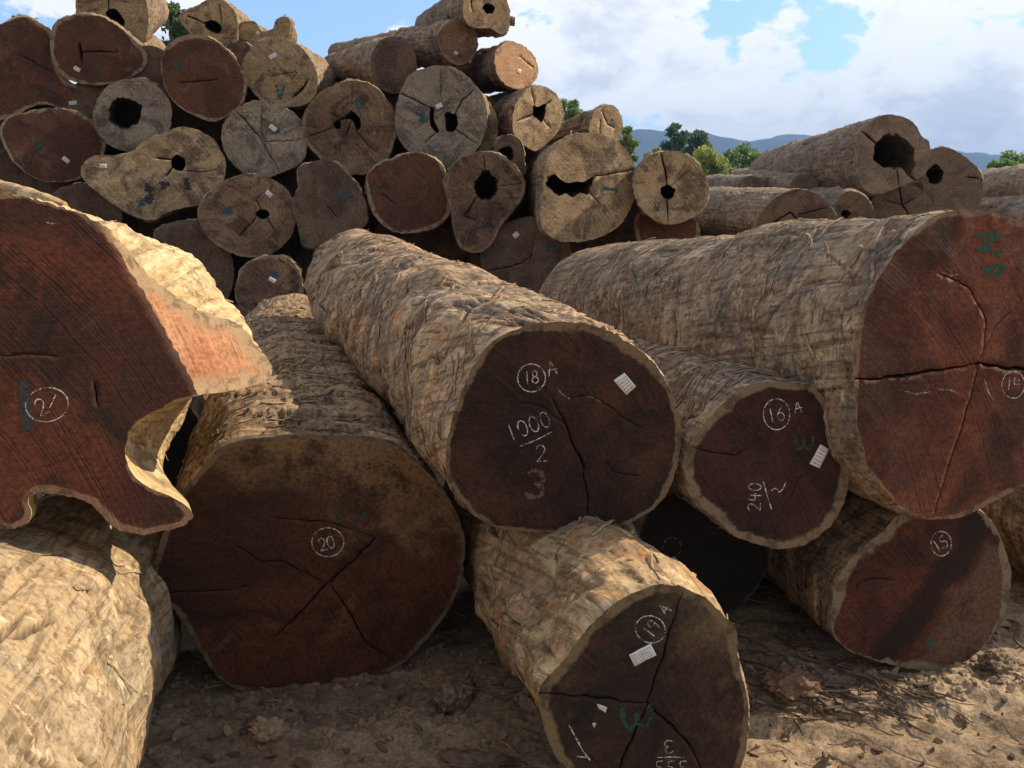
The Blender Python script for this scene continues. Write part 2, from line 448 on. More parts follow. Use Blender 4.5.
    if nfis:
        un = np.stack([np.repeat(ss, n), (np.tile(np.arange(n), K) / n) * 2 * math.pi * Rm], 1)
        C2 = 2 * math.pi * Rm; fz = np.zeros(len(un))
        for _ in range(nfis):
            p0 = np.array([kr.random() ** 1.2 * L * .9 + .05, kr.uniform(0, C2)]); ln = fis_len * kr.uniform(.3, 1.3); a = fis_ang * (1 if kr.random() < .75 else -.6) + kr.normal(0, .25)
            pts = [p0]
            for k in range(8):
                a += kr.normal(0, .28); pts.append(pts[-1] + ln / 8 * np.array([math.cos(a), math.sin(a)]))
            pl = np.array(pts); wv = fis_w * kr.uniform(.5, 1.5)
            dq = un - pl.mean(0); dq[:, 1] = (dq[:, 1] + C2 / 2) % C2 - C2 / 2
            sel = np.where(np.hypot(dq[:, 0], dq[:, 1]) < ln * .75 + .05)[0]
            if len(sel) == 0: continue
            ds = seg_dist(dq[sel], pl - pl.mean(0), False)
            ends = np.minimum(np.linalg.norm(dq[sel] - (pl[0] - pl.mean(0)), axis=1), np.linalg.norm(dq[sel] - (pl[-1] - pl.mean(0)), axis=1))
            wl = wv * np.clip(ends / (ln * .3), .25, 1) * (1 + .5 * perlin(np.c_[un[sel] * 30, np.zeros(len(sel))], sd + _))
            fz[sel] = np.maximum(fz[sel], np.clip(1.35 - ds / np.maximum(wl, .003), 0, 1))
            d[sel] += .003 * np.exp(-(ds / (wl * 2.4)) ** 2)
        d -= .022 * fz
        cv_ = np.maximum(cv_, fz)
    for _ in range(knots):
        c0 = tcv[kr.integers(len(tcv))]; rr = kr.uniform(.04, .1)
        q = np.linalg.norm(tcv - c0, axis=1) / rr
        d += kr.uniform(-.03, .03) * np.exp(-q * q)
    d *= fade
    P2 = base.reshape(-1, 2) + rn2.reshape(-1, 2) * d[:, None] + cen
    if bulge:
        a0, aw, am, s0, sw = bulge
        da = np.arctan2(base[..., 1], base[..., 0]).ravel() - R(a0)
        wq = am * np.exp(-(da / R(aw)) ** 2) * np.exp(-((S - s0) / sw) ** 2) * fade
        P2 += wq[:, None] * np.array([math.cos(R(a0)), math.sin(R(a0))])
    bo = (np.array(bend)[None] * (f ** 2)[:, None]); P2 += np.repeat(bo, n, 0) - 0
    z0 = np.where(True, np.tile(zface(xy), K), 0) * np.repeat(1 - f, n)
    P3 = np.c_[P2, S + z0]
    P3[:n] = np.c_[xy, zface(xy)]
    i = np.arange(K - 1)[:, None] * n; j = np.arange(n)[None]
    q = np.stack([i + j, i + (j + 1) % n, i + n + (j + 1) % n, i + n + j], -1).reshape(-1, 4)
    if sgn < 0: q = q[:, ::-1]
    # far end cap
    capc = len(P3); P3 = np.vstack([P3, [P3[-n:].mean(0)]])
    lastr = (K - 1) * n + np.arange(n)
    tri = np.stack([lastr, np.roll(lastr, -1), np.full(n, capc), np.full(n, capc)], 1)
    ext = lambda a: np.append(a, a[-1])
    faces = [tuple(r) for r in q.tolist()] + [(a, b, c) for a, b, c, _ in tri.tolist()]
    quads = q
    tr = link('trunk', P3, faces if n * K < 6000 else quads, bm, root,
              attrs={'tc': ('FLOAT_VECTOR', np.vstack([tcv, tcv[-1:]])), 'flk': ('FLOAT', ext(patch)), 'crv': ('FLOAT', ext(cv_ * fade))})
    if n * K >= 6000:
        ce = link('back_end', np.vstack([P3[lastr], P3[capc:capc + 1]]), [(k, (k + 1) % n, n) for k in range(n)], bm, root)
        ce['label'] = 'sawn far end of the log'
    # ---- cut face by constrained triangulation
    h = step or max(gap * .4, .011)
    hol = [np.array([loc(u, v)[:2] for u, v in closed_spline(hh, 40)]) for hh in holes]
    for k, hp in enumerate(hol):
        c0 = hp.mean(0); rr = hp - c0
        hol[k] = c0 + rr * (1 + .24 * fbm(np.c_[hp * 34, np.zeros(len(hp))], 3, sd + k)[:, None])
    mn, mx = xy.min(0), xy.max(0)
    gx, gy = np.meshgrid(np.arange(mn[0], mx[0], h), np.arange(mn[1], mx[1], h * .9))
    gx = gx + (np.arange(gx.shape[0]) % 2)[:, None] * h * .5
    G = np.stack([gx.ravel(), gy.ravel()], 1) + rng.uniform(-.22, .22, (gx.size, 2)) * h
    G = G[inside(xy, G)]
    G = G[seg_dist(G, xy) > h * .45]
    for hp in hol:
        G = G[~inside(hp, G)]; G = G[seg_dist(G, hp) > h * .4]
    crs = []
    for pts, wpx, dep in cracks:
        cl = np.array([loc(u, v)[:2] for u, v in pts])
        Lc = np.linalg.norm(np.diff(cl, axis=0), axis=1).sum()
        cl = resample(cl, max(4, int(Lc / .012)))
        tn = np.gradient(cl, axis=0); tn /= np.linalg.norm(tn, axis=1)[:, None] + 1e-9
        nm = np.stack([-tn[:, 1], tn[:, 0]], 1)
        cl = cl + nm * (.010 * fbm(np.c_[cl * 14, np.zeros(len(cl))], 3, sd + 3)[:, None] + .003 * fbm(np.c_[cl * 60, np.zeros(len(cl))], 2, sd + 9)[:, None])
        u_ = np.linspace(0, 1, len(cl)); hw = wpx * Z / FPX * .38 * (.35 + .65 * np.sin(math.pi * np.clip(u_ * .86 + .12, 0, 1))) * (1 + .5 * fbm(np.c_[cl * 40, np.zeros(len(cl))], 2, sd + 11))
        hw = np.maximum(hw, .0008)
        crs.append((cl, hw, nm, dep))
        G = G[seg_dist(G, cl, False) > hw.max() * 1.5 + .003]
    V = [tuple(p) for p in xy]; ed = [(k, (k + 1) % n) for k in range(n)]
    for hp in hol:
        o0 = len(V); V += [tuple(p) for p in hp]; ed += [(o0 + k, o0 + (k + 1) % len(hp)) for k in range(len(hp))]
    for cl, hw, nm, dep in crs:
        for side in (-1, 0, 1):
            pts = cl + nm * (hw * side)[:, None]
            ok = inside(xy, pts)
            for hp in hol: ok &= ~inside(hp, pts)
            prev = -1
            for k, p in enumerate(pts):
                if not ok[k]: prev = -1; continue
                V.append(tuple(p))
                if prev >= 0: ed.append((prev, len(V) - 1))
                prev = len(V) - 1
    if HG is not None:
        hv = np.array([HG[0], HG[1]]); al = np.array([-hv[1], hv[0]])
        off = lambda tt: .012 + .014 * fbm(np.c_[tt * 9, tt * 0, tt * 0], 3, sd + 21) + .006 * perlin(np.c_[tt * 45, tt * 0, tt * 0], sd + 2)
        tt = np.linspace(-1., 1., 500); hp_ = hv * HG[2] + al * tt[:, None] + hv * off(tt)[:, None]
        ok = inside(xy, hp_)
        G = G[np.abs(G @ hv - HG[2] - off(G @ al)) > h * .4]
        prev = -1
        for k, p in enumerate(hp_):
            if not ok[k]: prev = -1; continue
            V.append(tuple(p))
            if prev >= 0: ed.append((prev, len(V) - 1))
            prev = len(V) - 1
    V += [tuple(p) for p in G]
    res = delaunay_2d_cdt([Vector(v) for v in V], ed, [list(range(n))], 1, 1e-7)
    W = np.array([tuple(v) for v in res[0]]); T = np.array([list(t) for t in res[2] if len(t) == 3])
    cenT = W[T].mean(1)
    keep = inside(xy, cenT)
    for hp in hol: keep &= ~inside(hp, cenT)
    T = T[keep]
    e_d = seg_dist(W, xy)
    z = zface(W); ck = np.zeros(len(W))
    for cl, hw, nm, dep in crs:
        B2 = np.full(len(W), 1e9); hh = np.zeros(len(W))
        for k in range(len(cl)):
            dd = np.hypot(W[:, 0] - cl[k, 0], W[:, 1] - cl[k, 1]); m_ = dd < B2; B2[m_] = dd[m_]; hh[m_] = hw[k]
        dln = seg_dist(W, cl, False)
        tt = np.clip(1 - dln / np.maximum(hh * .98, 1e-6), 0, 1)
        z = z + dep * np.minimum(1, tt * 1.0); ck = np.maximum(ck, tt)
    a_, b_, c_ = W[T[:, 0]], W[T[:, 1]], W[T[:, 2]]
    cr = (b_[:, 0] - a_[:, 0]) * (c_[:, 1] - a_[:, 1]) - (b_[:, 1] - a_[:, 1]) * (c_[:, 0] - a_[:, 0])
    T[cr > 0] = T[cr > 0][:, ::-1]
    if HG is not None and facet_m is not None:
        cq = cenT[keep]; fc = (cq @ hv - HG[2]) > off(cq @ al)
        for nm_, sel, mm in (('cut_face', ~fc, fm), ('torn_face', fc, facet_m)):
            t2 = T[sel]; uq, inv = np.unique(t2, return_inverse=True); t2 = inv.reshape(-1, 3)
            cf = link(nm_, np.c_[W, z][uq], t2, mm, root, attrs={'edge': ('FLOAT', e_d[uq]), 'crk': ('FLOAT', ck[uq])})
            if len(cf.data.polygons) == len(t2): cf.data.polygons.foreach_set('use_smooth', ~(ck[uq][t2].max(1) > 0))
    else:
        cf = link('cut_face', np.c_[W, z], T, fm, root, attrs={'edge': ('FLOAT', e_d), 'crk': ('FLOAT', ck)})
        if len(cf.data.polygons) == len(T): cf.data.polygons.foreach_set('use_smooth', ~(ck[T].max(1) > 0))
    # ---- hollows
    for hp in hol:
        c0 = hp.mean(0); m2 = len(hp); zz = np.r_[0, .015, .04, .08, .15, .25, .4, .6, .8, 1.] * min(hollow_depth, L * .8)
        pts = []
        for k, q_ in enumerate(zz):
            rr = (hp - c0) * (1 - .25 * k / 9)
            nz = .12 * fbm(np.c_[hp * 12, np.full(m2, q_ * 7)], 3, sd + 31) * min(1, k / 2)
            pts.append(np.c_[c0 + rr * (1 + nz[:, None]), zface(hp) + q_])
        pts = np.vstack(pts + [np.array([[*c0, zz[-1]]])])
        fs = []
        for k in range(9):
            for j_ in range(m2):
                fs.append((k * m2 + j_, k * m2 + (j_ + 1) % m2, (k + 1) * m2 + (j_ + 1) % m2, (k + 1) * m2 + j_))
        fs += [(9 * m2 + j_, 9 * m2 + (j_ + 1) % m2, 10 * m2) for j_ in range(m2)]
        link('hollow', pts, fs, M_HOLLOW, root)
    # ---- writing
    for mk in [y for x in marks for y in (x if isinstance(x, list) else [(x[0], x[1], x[2], [st_], *x[4:]) for st_ in x[3]] if x[0] == 'scratch' or (x[1] is M_BLACK and len(x) == 4) or (len(x) > 4 and 'dabs' in x[4]) else [x])]:
        nm_, mat, wpx, strokes = mk[:4]
        vs, fs = [], []
        for s in strokes:
            q_ = np.array(s, float)
            tot = np.linalg.norm(np.diff(q_, axis=0), axis=1).sum()
            q_ = resample(q_, max(3, int(tot / 1.1)))
            if len(q_) > 5:
                q_[1:-1] = .25 * q_[:-2] + .5 * q_[1:-1] + .25 * q_[2:]
            l3 = np.array([loc(u, v)[:2] for u, v in q_])
            tn = np.gradient(l3, axis=0); tn /= np.linalg.norm(tn, axis=1)[:, None] + 1e-9
            nm = np.stack([-tn[:, 1], tn[:, 0]], 1)
            hw = wpx * .5 * Z / FPX * (1 + .65 * rng.uniform(-1, 1, len(l3)))
            A = l3 + nm * hw[:, None]; C_ = l3 - nm * hw[:, None]
            o0 = len(vs)
            for p in (A, C_):
                zz = zface(p) - .0012
                vs += [(*a, b) for a, b in zip(p.tolist(), zz.tolist())]
            m_ = len(l3)
            fs += [(o0 + k, o0 + k + 1, o0 + m_ + k + 1, o0 + m_ + k) for k in range(m_ - 1)]
        ob = link(nm_, np.array(vs), fs, mat, root, smooth=False)
        if len(mk) > 4: ob['label'] = mk[4]
    for tg in tags:
        cs = np.array([loc(u, v)[:2] for u, v in tg])
        g = 5; vs, uv = [], []
        for a in range(g):
            for b_i in range(g):
                s, t_ = a / (g - 1), b_i / (g - 1)
                p = (cs[0] * (1 - s) + cs[1] * s) * (1 - t_) + (cs[3] * (1 - s) + cs[2] * s) * t_
                curl = .004 * (max(0, s + t_ - 1.4)) + .0015 * math.sin(5 * s + 3 * t_ + sd)
                vs.append((p[0], p[1], float(zface(p[None])[0]) - .003 - abs(curl))); uv.append((s, t_, sd))
        fs = [(a * g + b_i, a * g + b_i + 1, (a + 1) * g + b_i + 1, (a + 1) * g + b_i) for a in range(g - 1) for b_i in range(g - 1)]
        ob = link('paper_tag', np.array(vs), fs, M_TAG, root, attrs={'tuv': ('FLOAT_VECTOR', uv)})
        sl = ob.modifiers.new('thick', 'SOLIDIFY'); sl.thickness = .001
    # ---- long peeling strips that follow the trunk
    if strips:
        vs, fs, tcs, fk = [], [], [], []
        Pg = P3[:K * n].reshape(K, n, 3)
        def surf(sv, jv):
            k_ = np.interp(sv, ss, np.arange(K)); k0 = int(min(K - 2, k_)); fk_ = k_ - k0
            j0 = int(math.floor(jv)); fj = jv - j0
            q_ = lambda a, b_: Pg[a, b_ % n]
            return (1 - fk_) * ((1 - fj) * q_(k0, j0) + fj * q_(k0, j0 + 1)) + fk_ * ((1 - fj) * q_(k0 + 1, j0) + fj * q_(k0 + 1, j0 + 1))
        dj1 = n / (2 * math.pi * Rm)
        for _ in range(strips):
            s0 = kr.random() ** 1.3 * (L - .5) + .05; j0 = kr.uniform(0, n); ln = kr.uniform(.05, .26); wd = kr.uniform(.005, .022)
            a = strip_ang + kr.normal(0, .28)
            e = np.array([math.cos(a), math.sin(a)]); f_ = np.array([-e[1], e[0]]); m_ = 9; o0 = len(vs); lf = kr.uniform(.0, .025) * (kr.random() < .5); cvv = kr.normal(0, .15)
            for k in range(m_):
                u_ = k / (m_ - 1); mid_ = e * ln * (u_ - .5) + f_ * cvv * ln * (u_ - .5) ** 2
                ww = wd * (math.sin(math.pi * (.08 + .84 * u_)) ** .6) * kr.uniform(.7, 1.2)
                for sg in (-1, 1):
                    q2 = mid_ + f_ * ww * .5 * sg
                    sv = float(np.clip(s0 + q2[0], .002, L - .01)); jv = j0 + q2[1] * dj1
                    p = surf(sv, jv); cc = np.array([*cen, p[2]]); nr = (p - cc); nr /= np.linalg.norm(nr) + 1e-9
                    vs.append(p + nr * (.0035 + lf * max(0, u_ - .55) ** 1.5 * 2 + kr.uniform(0, .002)))
                    th_ = 2 * math.pi * jv / n; tcs.append((math.cos(th_) * Rm + s0, math.sin(th_) * Rm, sv)); fk.append(.25 + .6 * (_ % 3) / 2)
            fs += [(o0 + 2 * k, o0 + 2 * k + 1, o0 + 2 * k + 3, o0 + 2 * k + 2) for k in range(m_ - 1)]
        ob = link('peeling_bark', np.array(vs), fs, bm, root, attrs={'tc': ('FLOAT_VECTOR', tcs), 'flk': ('FLOAT', fk), 'crv': ('FLOAT', np.zeros(len(vs)))})
        ob['kind'] = 'stuff'
        sl = ob.modifiers.new('thick', 'SOLIDIFY'); sl.thickness = .002
    # ---- loose bark shreds
    if chips:
        vs, fs, tcs, fk = [], [], [], []
        Pg = P3[:K * n].reshape(K, n, 3)
        for _ in range(chips):
            ki = int(3 + (K - 6) * kr.random() ** 1.0); ji = int(kr.integers(n))
            p = Pg[ki, ji]; du = Pg[ki + 1, ji] - p; du /= np.linalg.norm(du) + 1e-9
            dv = Pg[ki, (ji + 1) % n] - p; dv /= np.linalg.norm(dv) + 1e-9
            nr = np.cross(du, dv); nr /= np.linalg.norm(nr) + 1e-9
            if nr[:2] @ (p[:2] - cen) < 0: nr = -nr
            a = kr.uniform(-.8, .8) + (math.pi / 2 if kr.random() < .6 else 0)
            e1 = du * math.cos(a) + dv * math.sin(a); e2 = np.cross(nr, e1)
            ln = kr.uniform(.010, .042) * (1 + (kr.random() < .06) * 1.4); wd = ln * kr.uniform(.15, .55); lift = ln * kr.uniform(.0, .22)
            o0 = len(vs); m_ = 4
            for k in range(m_):
                s = k / (m_ - 1)
                ww = wd * (.5 + .8 * s * (1.25 - s)) * kr.uniform(.6, 1.2)
                c0 = p + e1 * ln * s + nr * (lift * s * s + .002)
                for sg in (-1, 1):
                    vs.append(c0 + e2 * ww * .5 * sg * kr.uniform(.6, 1.2) + nr * kr.uniform(0, .15) * wd); tcs.append(tcv[ki * n + ji] + np.array([s * .1, sg * .05, s * .2])); fk.append(kr.random())
            fs += [(o0 + 2 * k, o0 + 2 * k + 1, o0 + 2 * k + 3, o0 + 2 * k + 2) for k in range(m_ - 1)]
        ob = link('bark_shreds', np.array(vs), fs, bm, root, attrs={'tc': ('FLOAT_VECTOR', tcs), 'flk': ('FLOAT', fk), 'crv': ('FLOAT', np.zeros(len(vs)))})
        ob['kind'] = 'stuff'
        sl = ob.modifiers.new('thick', 'SOLIDIFY'); sl.thickness = .0018
    return root

# ------------------------------------------------------------------ materials of the logs
B18 = bark_mat('stripped_tan_bark', (.40, .285, .175), (.25, .155, .088), (.16, .135, .112), dark=(.045, .033, .025), streak=(4., 4., 12.), weather=.8, darkamt=.65, orange=(.38, .18, .075))
B14 = bark_mat('stripped_brown_bark', (.335, .24, .15), (.215, .138, .082), (.15, .125, .10), dark=(.05, .037, .028), streak=(3., 3., 7.), weather=.75, darkamt=.55, orange=(.30, .16, .08))
B20 = bark_mat('flaky_brown_bark', (.28, .195, .115), (.17, .105, .06), (.125, .10, .08), dark=(.04, .03, .022), streak=(3.5, 3.5, 15.), weather=.6, darkamt=.65, bd=.009)
B19 = bark_mat('smooth_ochre_bark', (.43, .305, .165), (.31, .19, .095), (.22, .175, .125), dark=(.06, .043, .03), streak=(6., 6., 3.), weather=.6, darkamt=.45, orange=(.46, .19, .06), spka=.45, bd=.005)
B22 = bark_mat('cream_bark', (.42, .31, .185), (.315, .22, .125), (.235, .19, .135), streak=(5., 5., 2.), weather=.7, darkamt=.25, flake=(.30, .22, .14), orange=(.36, .23, .11), spka=.5, bd=.004)
B21 = bark_mat('cream_sapwood_bark', (.54, .40, .22), (.46, .31, .15), (.38, .28, .17), streak=(14., 14., 4.), weather=.2, darkamt=.1, orange=(.48, .29, .13))
BPL = bark_mat('weathered_pile_bark', (.27, .195, .125), (.17, .11, .07), (.15, .125, .10), streak=(5., 5., 9.), weather=.6, darkamt=.6)
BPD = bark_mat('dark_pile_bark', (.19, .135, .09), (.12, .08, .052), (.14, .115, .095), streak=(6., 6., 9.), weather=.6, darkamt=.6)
BGR = bark_mat('grey_rear_bark', (.235, .18, .125), (.175, .125, .085), (.19, .165, .135), streak=(7., 7., 5.), weather=.7, darkamt=.45)

F18 = face_mat('dark_heartwood', (0.0243, 0.0101, 0.0059), (0.0560, 0.0189, 0.0091), (0.0056, 0.0045, 0.0035), sap=(.22, .145, .08), sapw=.03, sapvar=.6, dustamt=.0, saw=38, sawamt=.45)
F20 = face_mat('muddy_heartwood', (0.0345, 0.0130, 0.0064), (0.0801, 0.0247, 0.0103), (0.0112, 0.0066, 0.0037), sap=(.17, .12, .075), sapw=.018, dust=(.165, .092, .043), dustamt=.4, saw=-20, pale_dirt=(.45, -1., .17, .30))
F14 = face_mat('red_heartwood', (0.0658, 0.0191, 0.0091), (0.1513, 0.0404, 0.0161), (0.0190, 0.0071, 0.0058), sap=(.26, .15, .08), sapw=.022, dustamt=.06, saw=12, stain=.5)
F16 = face_mat('wine_heartwood', (0.0207, 0.0072, 0.0049), (0.0454, 0.0125, 0.0078), (0.0051, 0.0039, 0.0030), sap=(.24, .165, .095), sapw=.032, sapvar=.35, dustamt=.0, saw=25)
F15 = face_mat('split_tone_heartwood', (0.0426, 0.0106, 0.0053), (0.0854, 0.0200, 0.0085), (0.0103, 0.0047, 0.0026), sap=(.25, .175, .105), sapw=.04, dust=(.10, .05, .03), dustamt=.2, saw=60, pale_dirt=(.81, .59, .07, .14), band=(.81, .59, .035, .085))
F19 = face_mat('blackened_heartwood', (0.0216, 0.0109, 0.0068), (0.0468, 0.0189, 0.0098), (0.0064, 0.0047, 0.0034), sap=(.21, .145, .07), sapw=.028, sapvar=.5, dust=(.11, .075, .035), dustamt=.4, dusth=.52, saw=80, pale_dirt=(.6, -.8, .13, .35))
F21 = face_mat('mahogany_heartwood', (0.0396, 0.0101, 0.0038), (0.0912, 0.0220, 0.0066), (0.0096, 0.0044, 0.0020), sap=(.24, .13, .07), sapw=.018, dustamt=.05, saw=6, sawamt=.18, stain=.7)
FTORN = face_mat('torn_pink_wood', (.29, .105, .043), (.35, .165, .08), (.20, .075, .034), sap=(.40, .265, .14), sapw=.042, dust=(.33, .18, .095), dustamt=.5, dusth=.5, rings=.0, saw=-28, sawamt=.4, stain=.55, soft=3.0)
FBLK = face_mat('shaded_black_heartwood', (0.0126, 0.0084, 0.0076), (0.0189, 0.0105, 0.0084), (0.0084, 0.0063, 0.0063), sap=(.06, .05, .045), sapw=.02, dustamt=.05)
FRED = face_mat('pile_red_face', (0.0656, 0.0232, 0.0121), (0.0969, 0.0357, 0.0180), (0.0372, 0.0175, 0.0106), sap=(.33, .235, .14), sapw=.03, dust=(.19, .135, .09), dustamt=.4, saw=15)
FPAL = face_mat('pile_pale_face', (0.2635, 0.1742, 0.0935), (0.3400, 0.2338, 0.1275), (0.0553, 0.0357, 0.0229), sap=(.38, .27, .15), sapw=.03, dust=(.10, .066, .042), dustamt=.75, dusth=.51, rings=.5, saw=50, stain=.85)
FBRN = face_mat('pile_brown_face', (.105, .058, .034), (.185, .108, .062), (.032, .019, .013), sap=(.27, .18, .10), sapw=.03, dust=(.27, .18, .10), dustamt=.6, dusth=.53, rings=.55, saw=70, stain=.95)
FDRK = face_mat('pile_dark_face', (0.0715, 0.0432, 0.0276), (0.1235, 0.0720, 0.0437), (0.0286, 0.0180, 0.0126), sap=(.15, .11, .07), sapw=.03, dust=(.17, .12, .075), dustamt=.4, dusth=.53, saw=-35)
FGRW = face_mat('pile_weathered_face', (.185, .145, .105), (.245, .195, .14), (.055, .043, .034), sap=(.29, .22, .15), sapw=.03, dust=(.08, .06, .046), dustamt=.7, dusth=.51, rings=.5, saw=20, stain=.9)
FORG = face_mat('pile_orange_face', (.38, .20, .10), (.42, .26, .14), (.25, .14, .08), sap=(.50, .30, .16), sapw=.05, dust=(.3, .18, .1), dustamt=.3, saw=20, stain=.4)
FGRY = face_mat('rear_grey_face', (.16, .108, .07), (.20, .14, .092), (.075, .052, .038), sap=(.25, .185, .12), sapw=.03, dust=(.24, .175, .115), dustamt=.4, rings=.4, saw=40, stain=.6)

G1 = 'large numbered logs at the front of the yard'
G2 = 'logs in the tall pile behind'
G3 = 'grey logs stacked beyond on the far side'

def chalk(*s):
    # every written figure, ring or rule is a mark of its own
    return [('chalk_circle' if len(x) == 1 and len(x[0]) == 27 else 'chalk_line' if len(x) == 1 and len(x[0]) == 3 else 'chalk_number', M_CHALK, .95, x) for x in s]

# ------------------------------------------------------------------ front logs
# the big log with the chalk 1000
make_log('big tan log with circled 18 A and 1000 over 2 chalked on its dark end', G1,
    [(496,339),(531,325),(565,322),(599,327),(629,343),(655,365),(672,395),(681,429),(677,468),(664,498),(634,521),(591,532),(531,532),(496,528),(470,511),(449,481),(446,450),(453,416),(466,382),(479,358)],
    2.75, (362, 277, 5.25), R2=.34, bm=B18, fm=F18, n=340, rings=270, gap=.03, lump=.045, flakeh=.0045, flaket=.20, tw=1.3, trans=3, fine_d=.8, crev=.014, chips=170, strips=230, strip_ang=.9, nfis=34, fis_ang=1.0, fis_len=.28, knots=14, bend=(-.02, .06), tilt=(-.18, 0),
    cracks=[([(554,400),(566,424),(575,446),(584,467),(586,489),(589,527)], 3.2, .03), ([(556,387),(562,394),(571,399),(583,395),(592,397),(601,402),(618,412),(640,428)], 1.6, .012), ([(608,464),(615,472),(628,475),(640,476)], 1.5, .01), ([(566,424),(540,405),(520,404)], 1.2, .01)],
    marks=[chalk(text('18', 531, 377, 12.5, -4, .62), ring_px(531.5, 377, 14, 14), text('A', 551.5, 368, 15, -12), text('1000', 528, 426, 16, -21, .74), [[(520, 446), (535, 440), (552, 431.5)]], text('2', 540.5, 453, 17, -5)),
           ('paint_mark', M_OCHRE, 4.5, text('3', 536, 484, 27, 8, wide=1.0), 'faint ochre painted figure three'),
           ('scratch', M_CHALKF, .8, [[(556,386),(561,393),(570,399)], [(586,395),(594,398),(601,402)]])],
    tags=[[(613, 380), (624, 372.5), (635.5, 386), (626, 395)]])

make_log('log with pale rim, its wine-dark end chalked circled 16 A and 240/2', G1,
    [(723,404),(743,388),(762,382),(788,382),(811,386),(827,401),(840.5,417),(848.6,443.5),(849.6,473),(844,502),(831,525),(808,543),(782,549),(756,544),(733,534.6),(720,521.6),(704,508.6),(691,489),(684,466),(692,440),(707,421)],
    2.95, (600, 367, 5.25), R2=.28, bm=B14, fm=F16, n=300, rings=200, lump=.022, flakeh=.006, flaket=.16, trans=4, chips=140, strips=200, strip_ang=1.2, nfis=16, fis_ang=.9, knots=6,
    cracks=[([(694,448),(712,452),(735,455),(748,450)], 1.6, .012), ([(788,500),(800,478),(812,470)], 1.2, .008)],
    marks=[chalk(text('16', 776, 414.5, 14, -12, .62), ring_px(777, 413.5, 13.2, 15.5), text('A', 797.5, 407, 12, -8), text('240', 754.5, 497, 13, -88, .78), [[(763, 481), (767, 495), (771.5, 509.5)], [(771, 491), (774, 488), (777, 489), (779, 492.5), (783, 489), (785.6, 482)]]),
           ('paint_mark', M_GREENF, 3.2, text('W', 801, 441, 17, 6, wide=1.15), 'faded green painted letter')],
    tags=[[(820, 444), (828.5, 449), (819, 468), (809, 463.5)]])

make_log('largest brown log on the right, reddish cracked end with circled 14 chalked', G1,
    [(935,216),(964,209),(993,213),(1022,222),(1048,246),(1067,285),(1078,335),(1076,385),(1062,435),(1035,478),(993,502),(964,516),(940,519),(911,513),(887,493.6),(868,465),(858,431),(854,383),(855.6,334),(868,296),(887,264),(911,235.5)],
    2.9, (596, 313, 6.0), R2=.475, bm=B14, fm=F14, n=380, rings=280, lump=.03, flakeh=.004, flaket=.22, trans=3, tw=.35, fine_d=.6, chips=150, strips=230, strip_ang=1.25, nfis=34, fis_ang=1.1, fis_len=.36, knots=10, crev=.014,
    cracks=[([(855,379),(885,377),(916,374),(950,368),(978,364)], 4.2, .05), ([(978,362),(1003,368),(1030,369),(1060,362)], 5., .05), ([(940,272),(969,288),(986,320),(984,349),(978,366)], 2.6, .03), ([(978,364),(971,397),(950,465),(934,512)], 3., .035), ([(978,364),(992,330),(1020,300)], 1.3, .01)],
    marks=[chalk(text('14', 1013, 383.5, 13, 4, .6), ring_px(1013, 384, 11.5, 13.5)),
           ('paint_mark', M_GREEN, 4.2, [[(976,237),(990,234.5),(1000,236),(977,250),(990,250),(1001,254.5)], [(981.6,269),(990,270),(998.8,264.4),(1004.5,268.7),(999,275),(983,276.7)]], 'green painted letter N and stroke'),
           ('scratch', M_CHALKF, 1.3, [[(942,272.5),(951,276),(957,274)], [(938,389),(950,390),(960,393)], [(984,379),(988,392),(993,400)], [(904,391),(915,394),(930,392)]])])

make_log('wide flaky log on the mud with circled 20 chalked on its muddy end', G1,
    [(201,469),(217,450),(239,441),(278,436),(321,435),(365,437),(392,444),(414,460),(437,482),(458,515),(465,548),(459,586),(442,620),(414,653),(390,671),(349,688),(294,694),(250,692),(223,681),(201,653),(185,625),(174,609),(153,602),(149,586),(157,553),(168,520),(182,493)],
    3.03, (288, 345, 6.0), R2=.37, bm=B20, fm=F20, n=340, rings=230, lump=.035, flakeh=.02, flaket=.04, trans=14, chips=300, strips=420, strip_ang=1.4, nfis=30, fis_ang=1.2, knots=10, crev=.02, flk_aniso=(3.5, 3.5, 14.),
    cracks=[([(372,541),(349,564),(327,584),(305,608),(278,635)], 4.2, .035), ([(332,586),(354,619),(365,641),(392,660)], 2.6, .02), ([(278,518),(321,521),(345,528),(372,536)], 1.8, .014), ([(240,548),(262,562),(283,561),(316,578),(328,584)], 2.0, .014), ([(155,593),(200,592),(250,588)], 1.2, .01)],
    marks=[chalk(text('20', 326.5, 543, 12.5, -14, .68), ring_px(327, 542.5, 16, 14.5)),
           ('paint_mark', M_GREENF, 3.6, text('1', 339, 511, 20, 8)), ('paint_mark', M_GREENF, 3.6, text('C', 360, 522, 18, 5), 'faded green curved paint mark')])

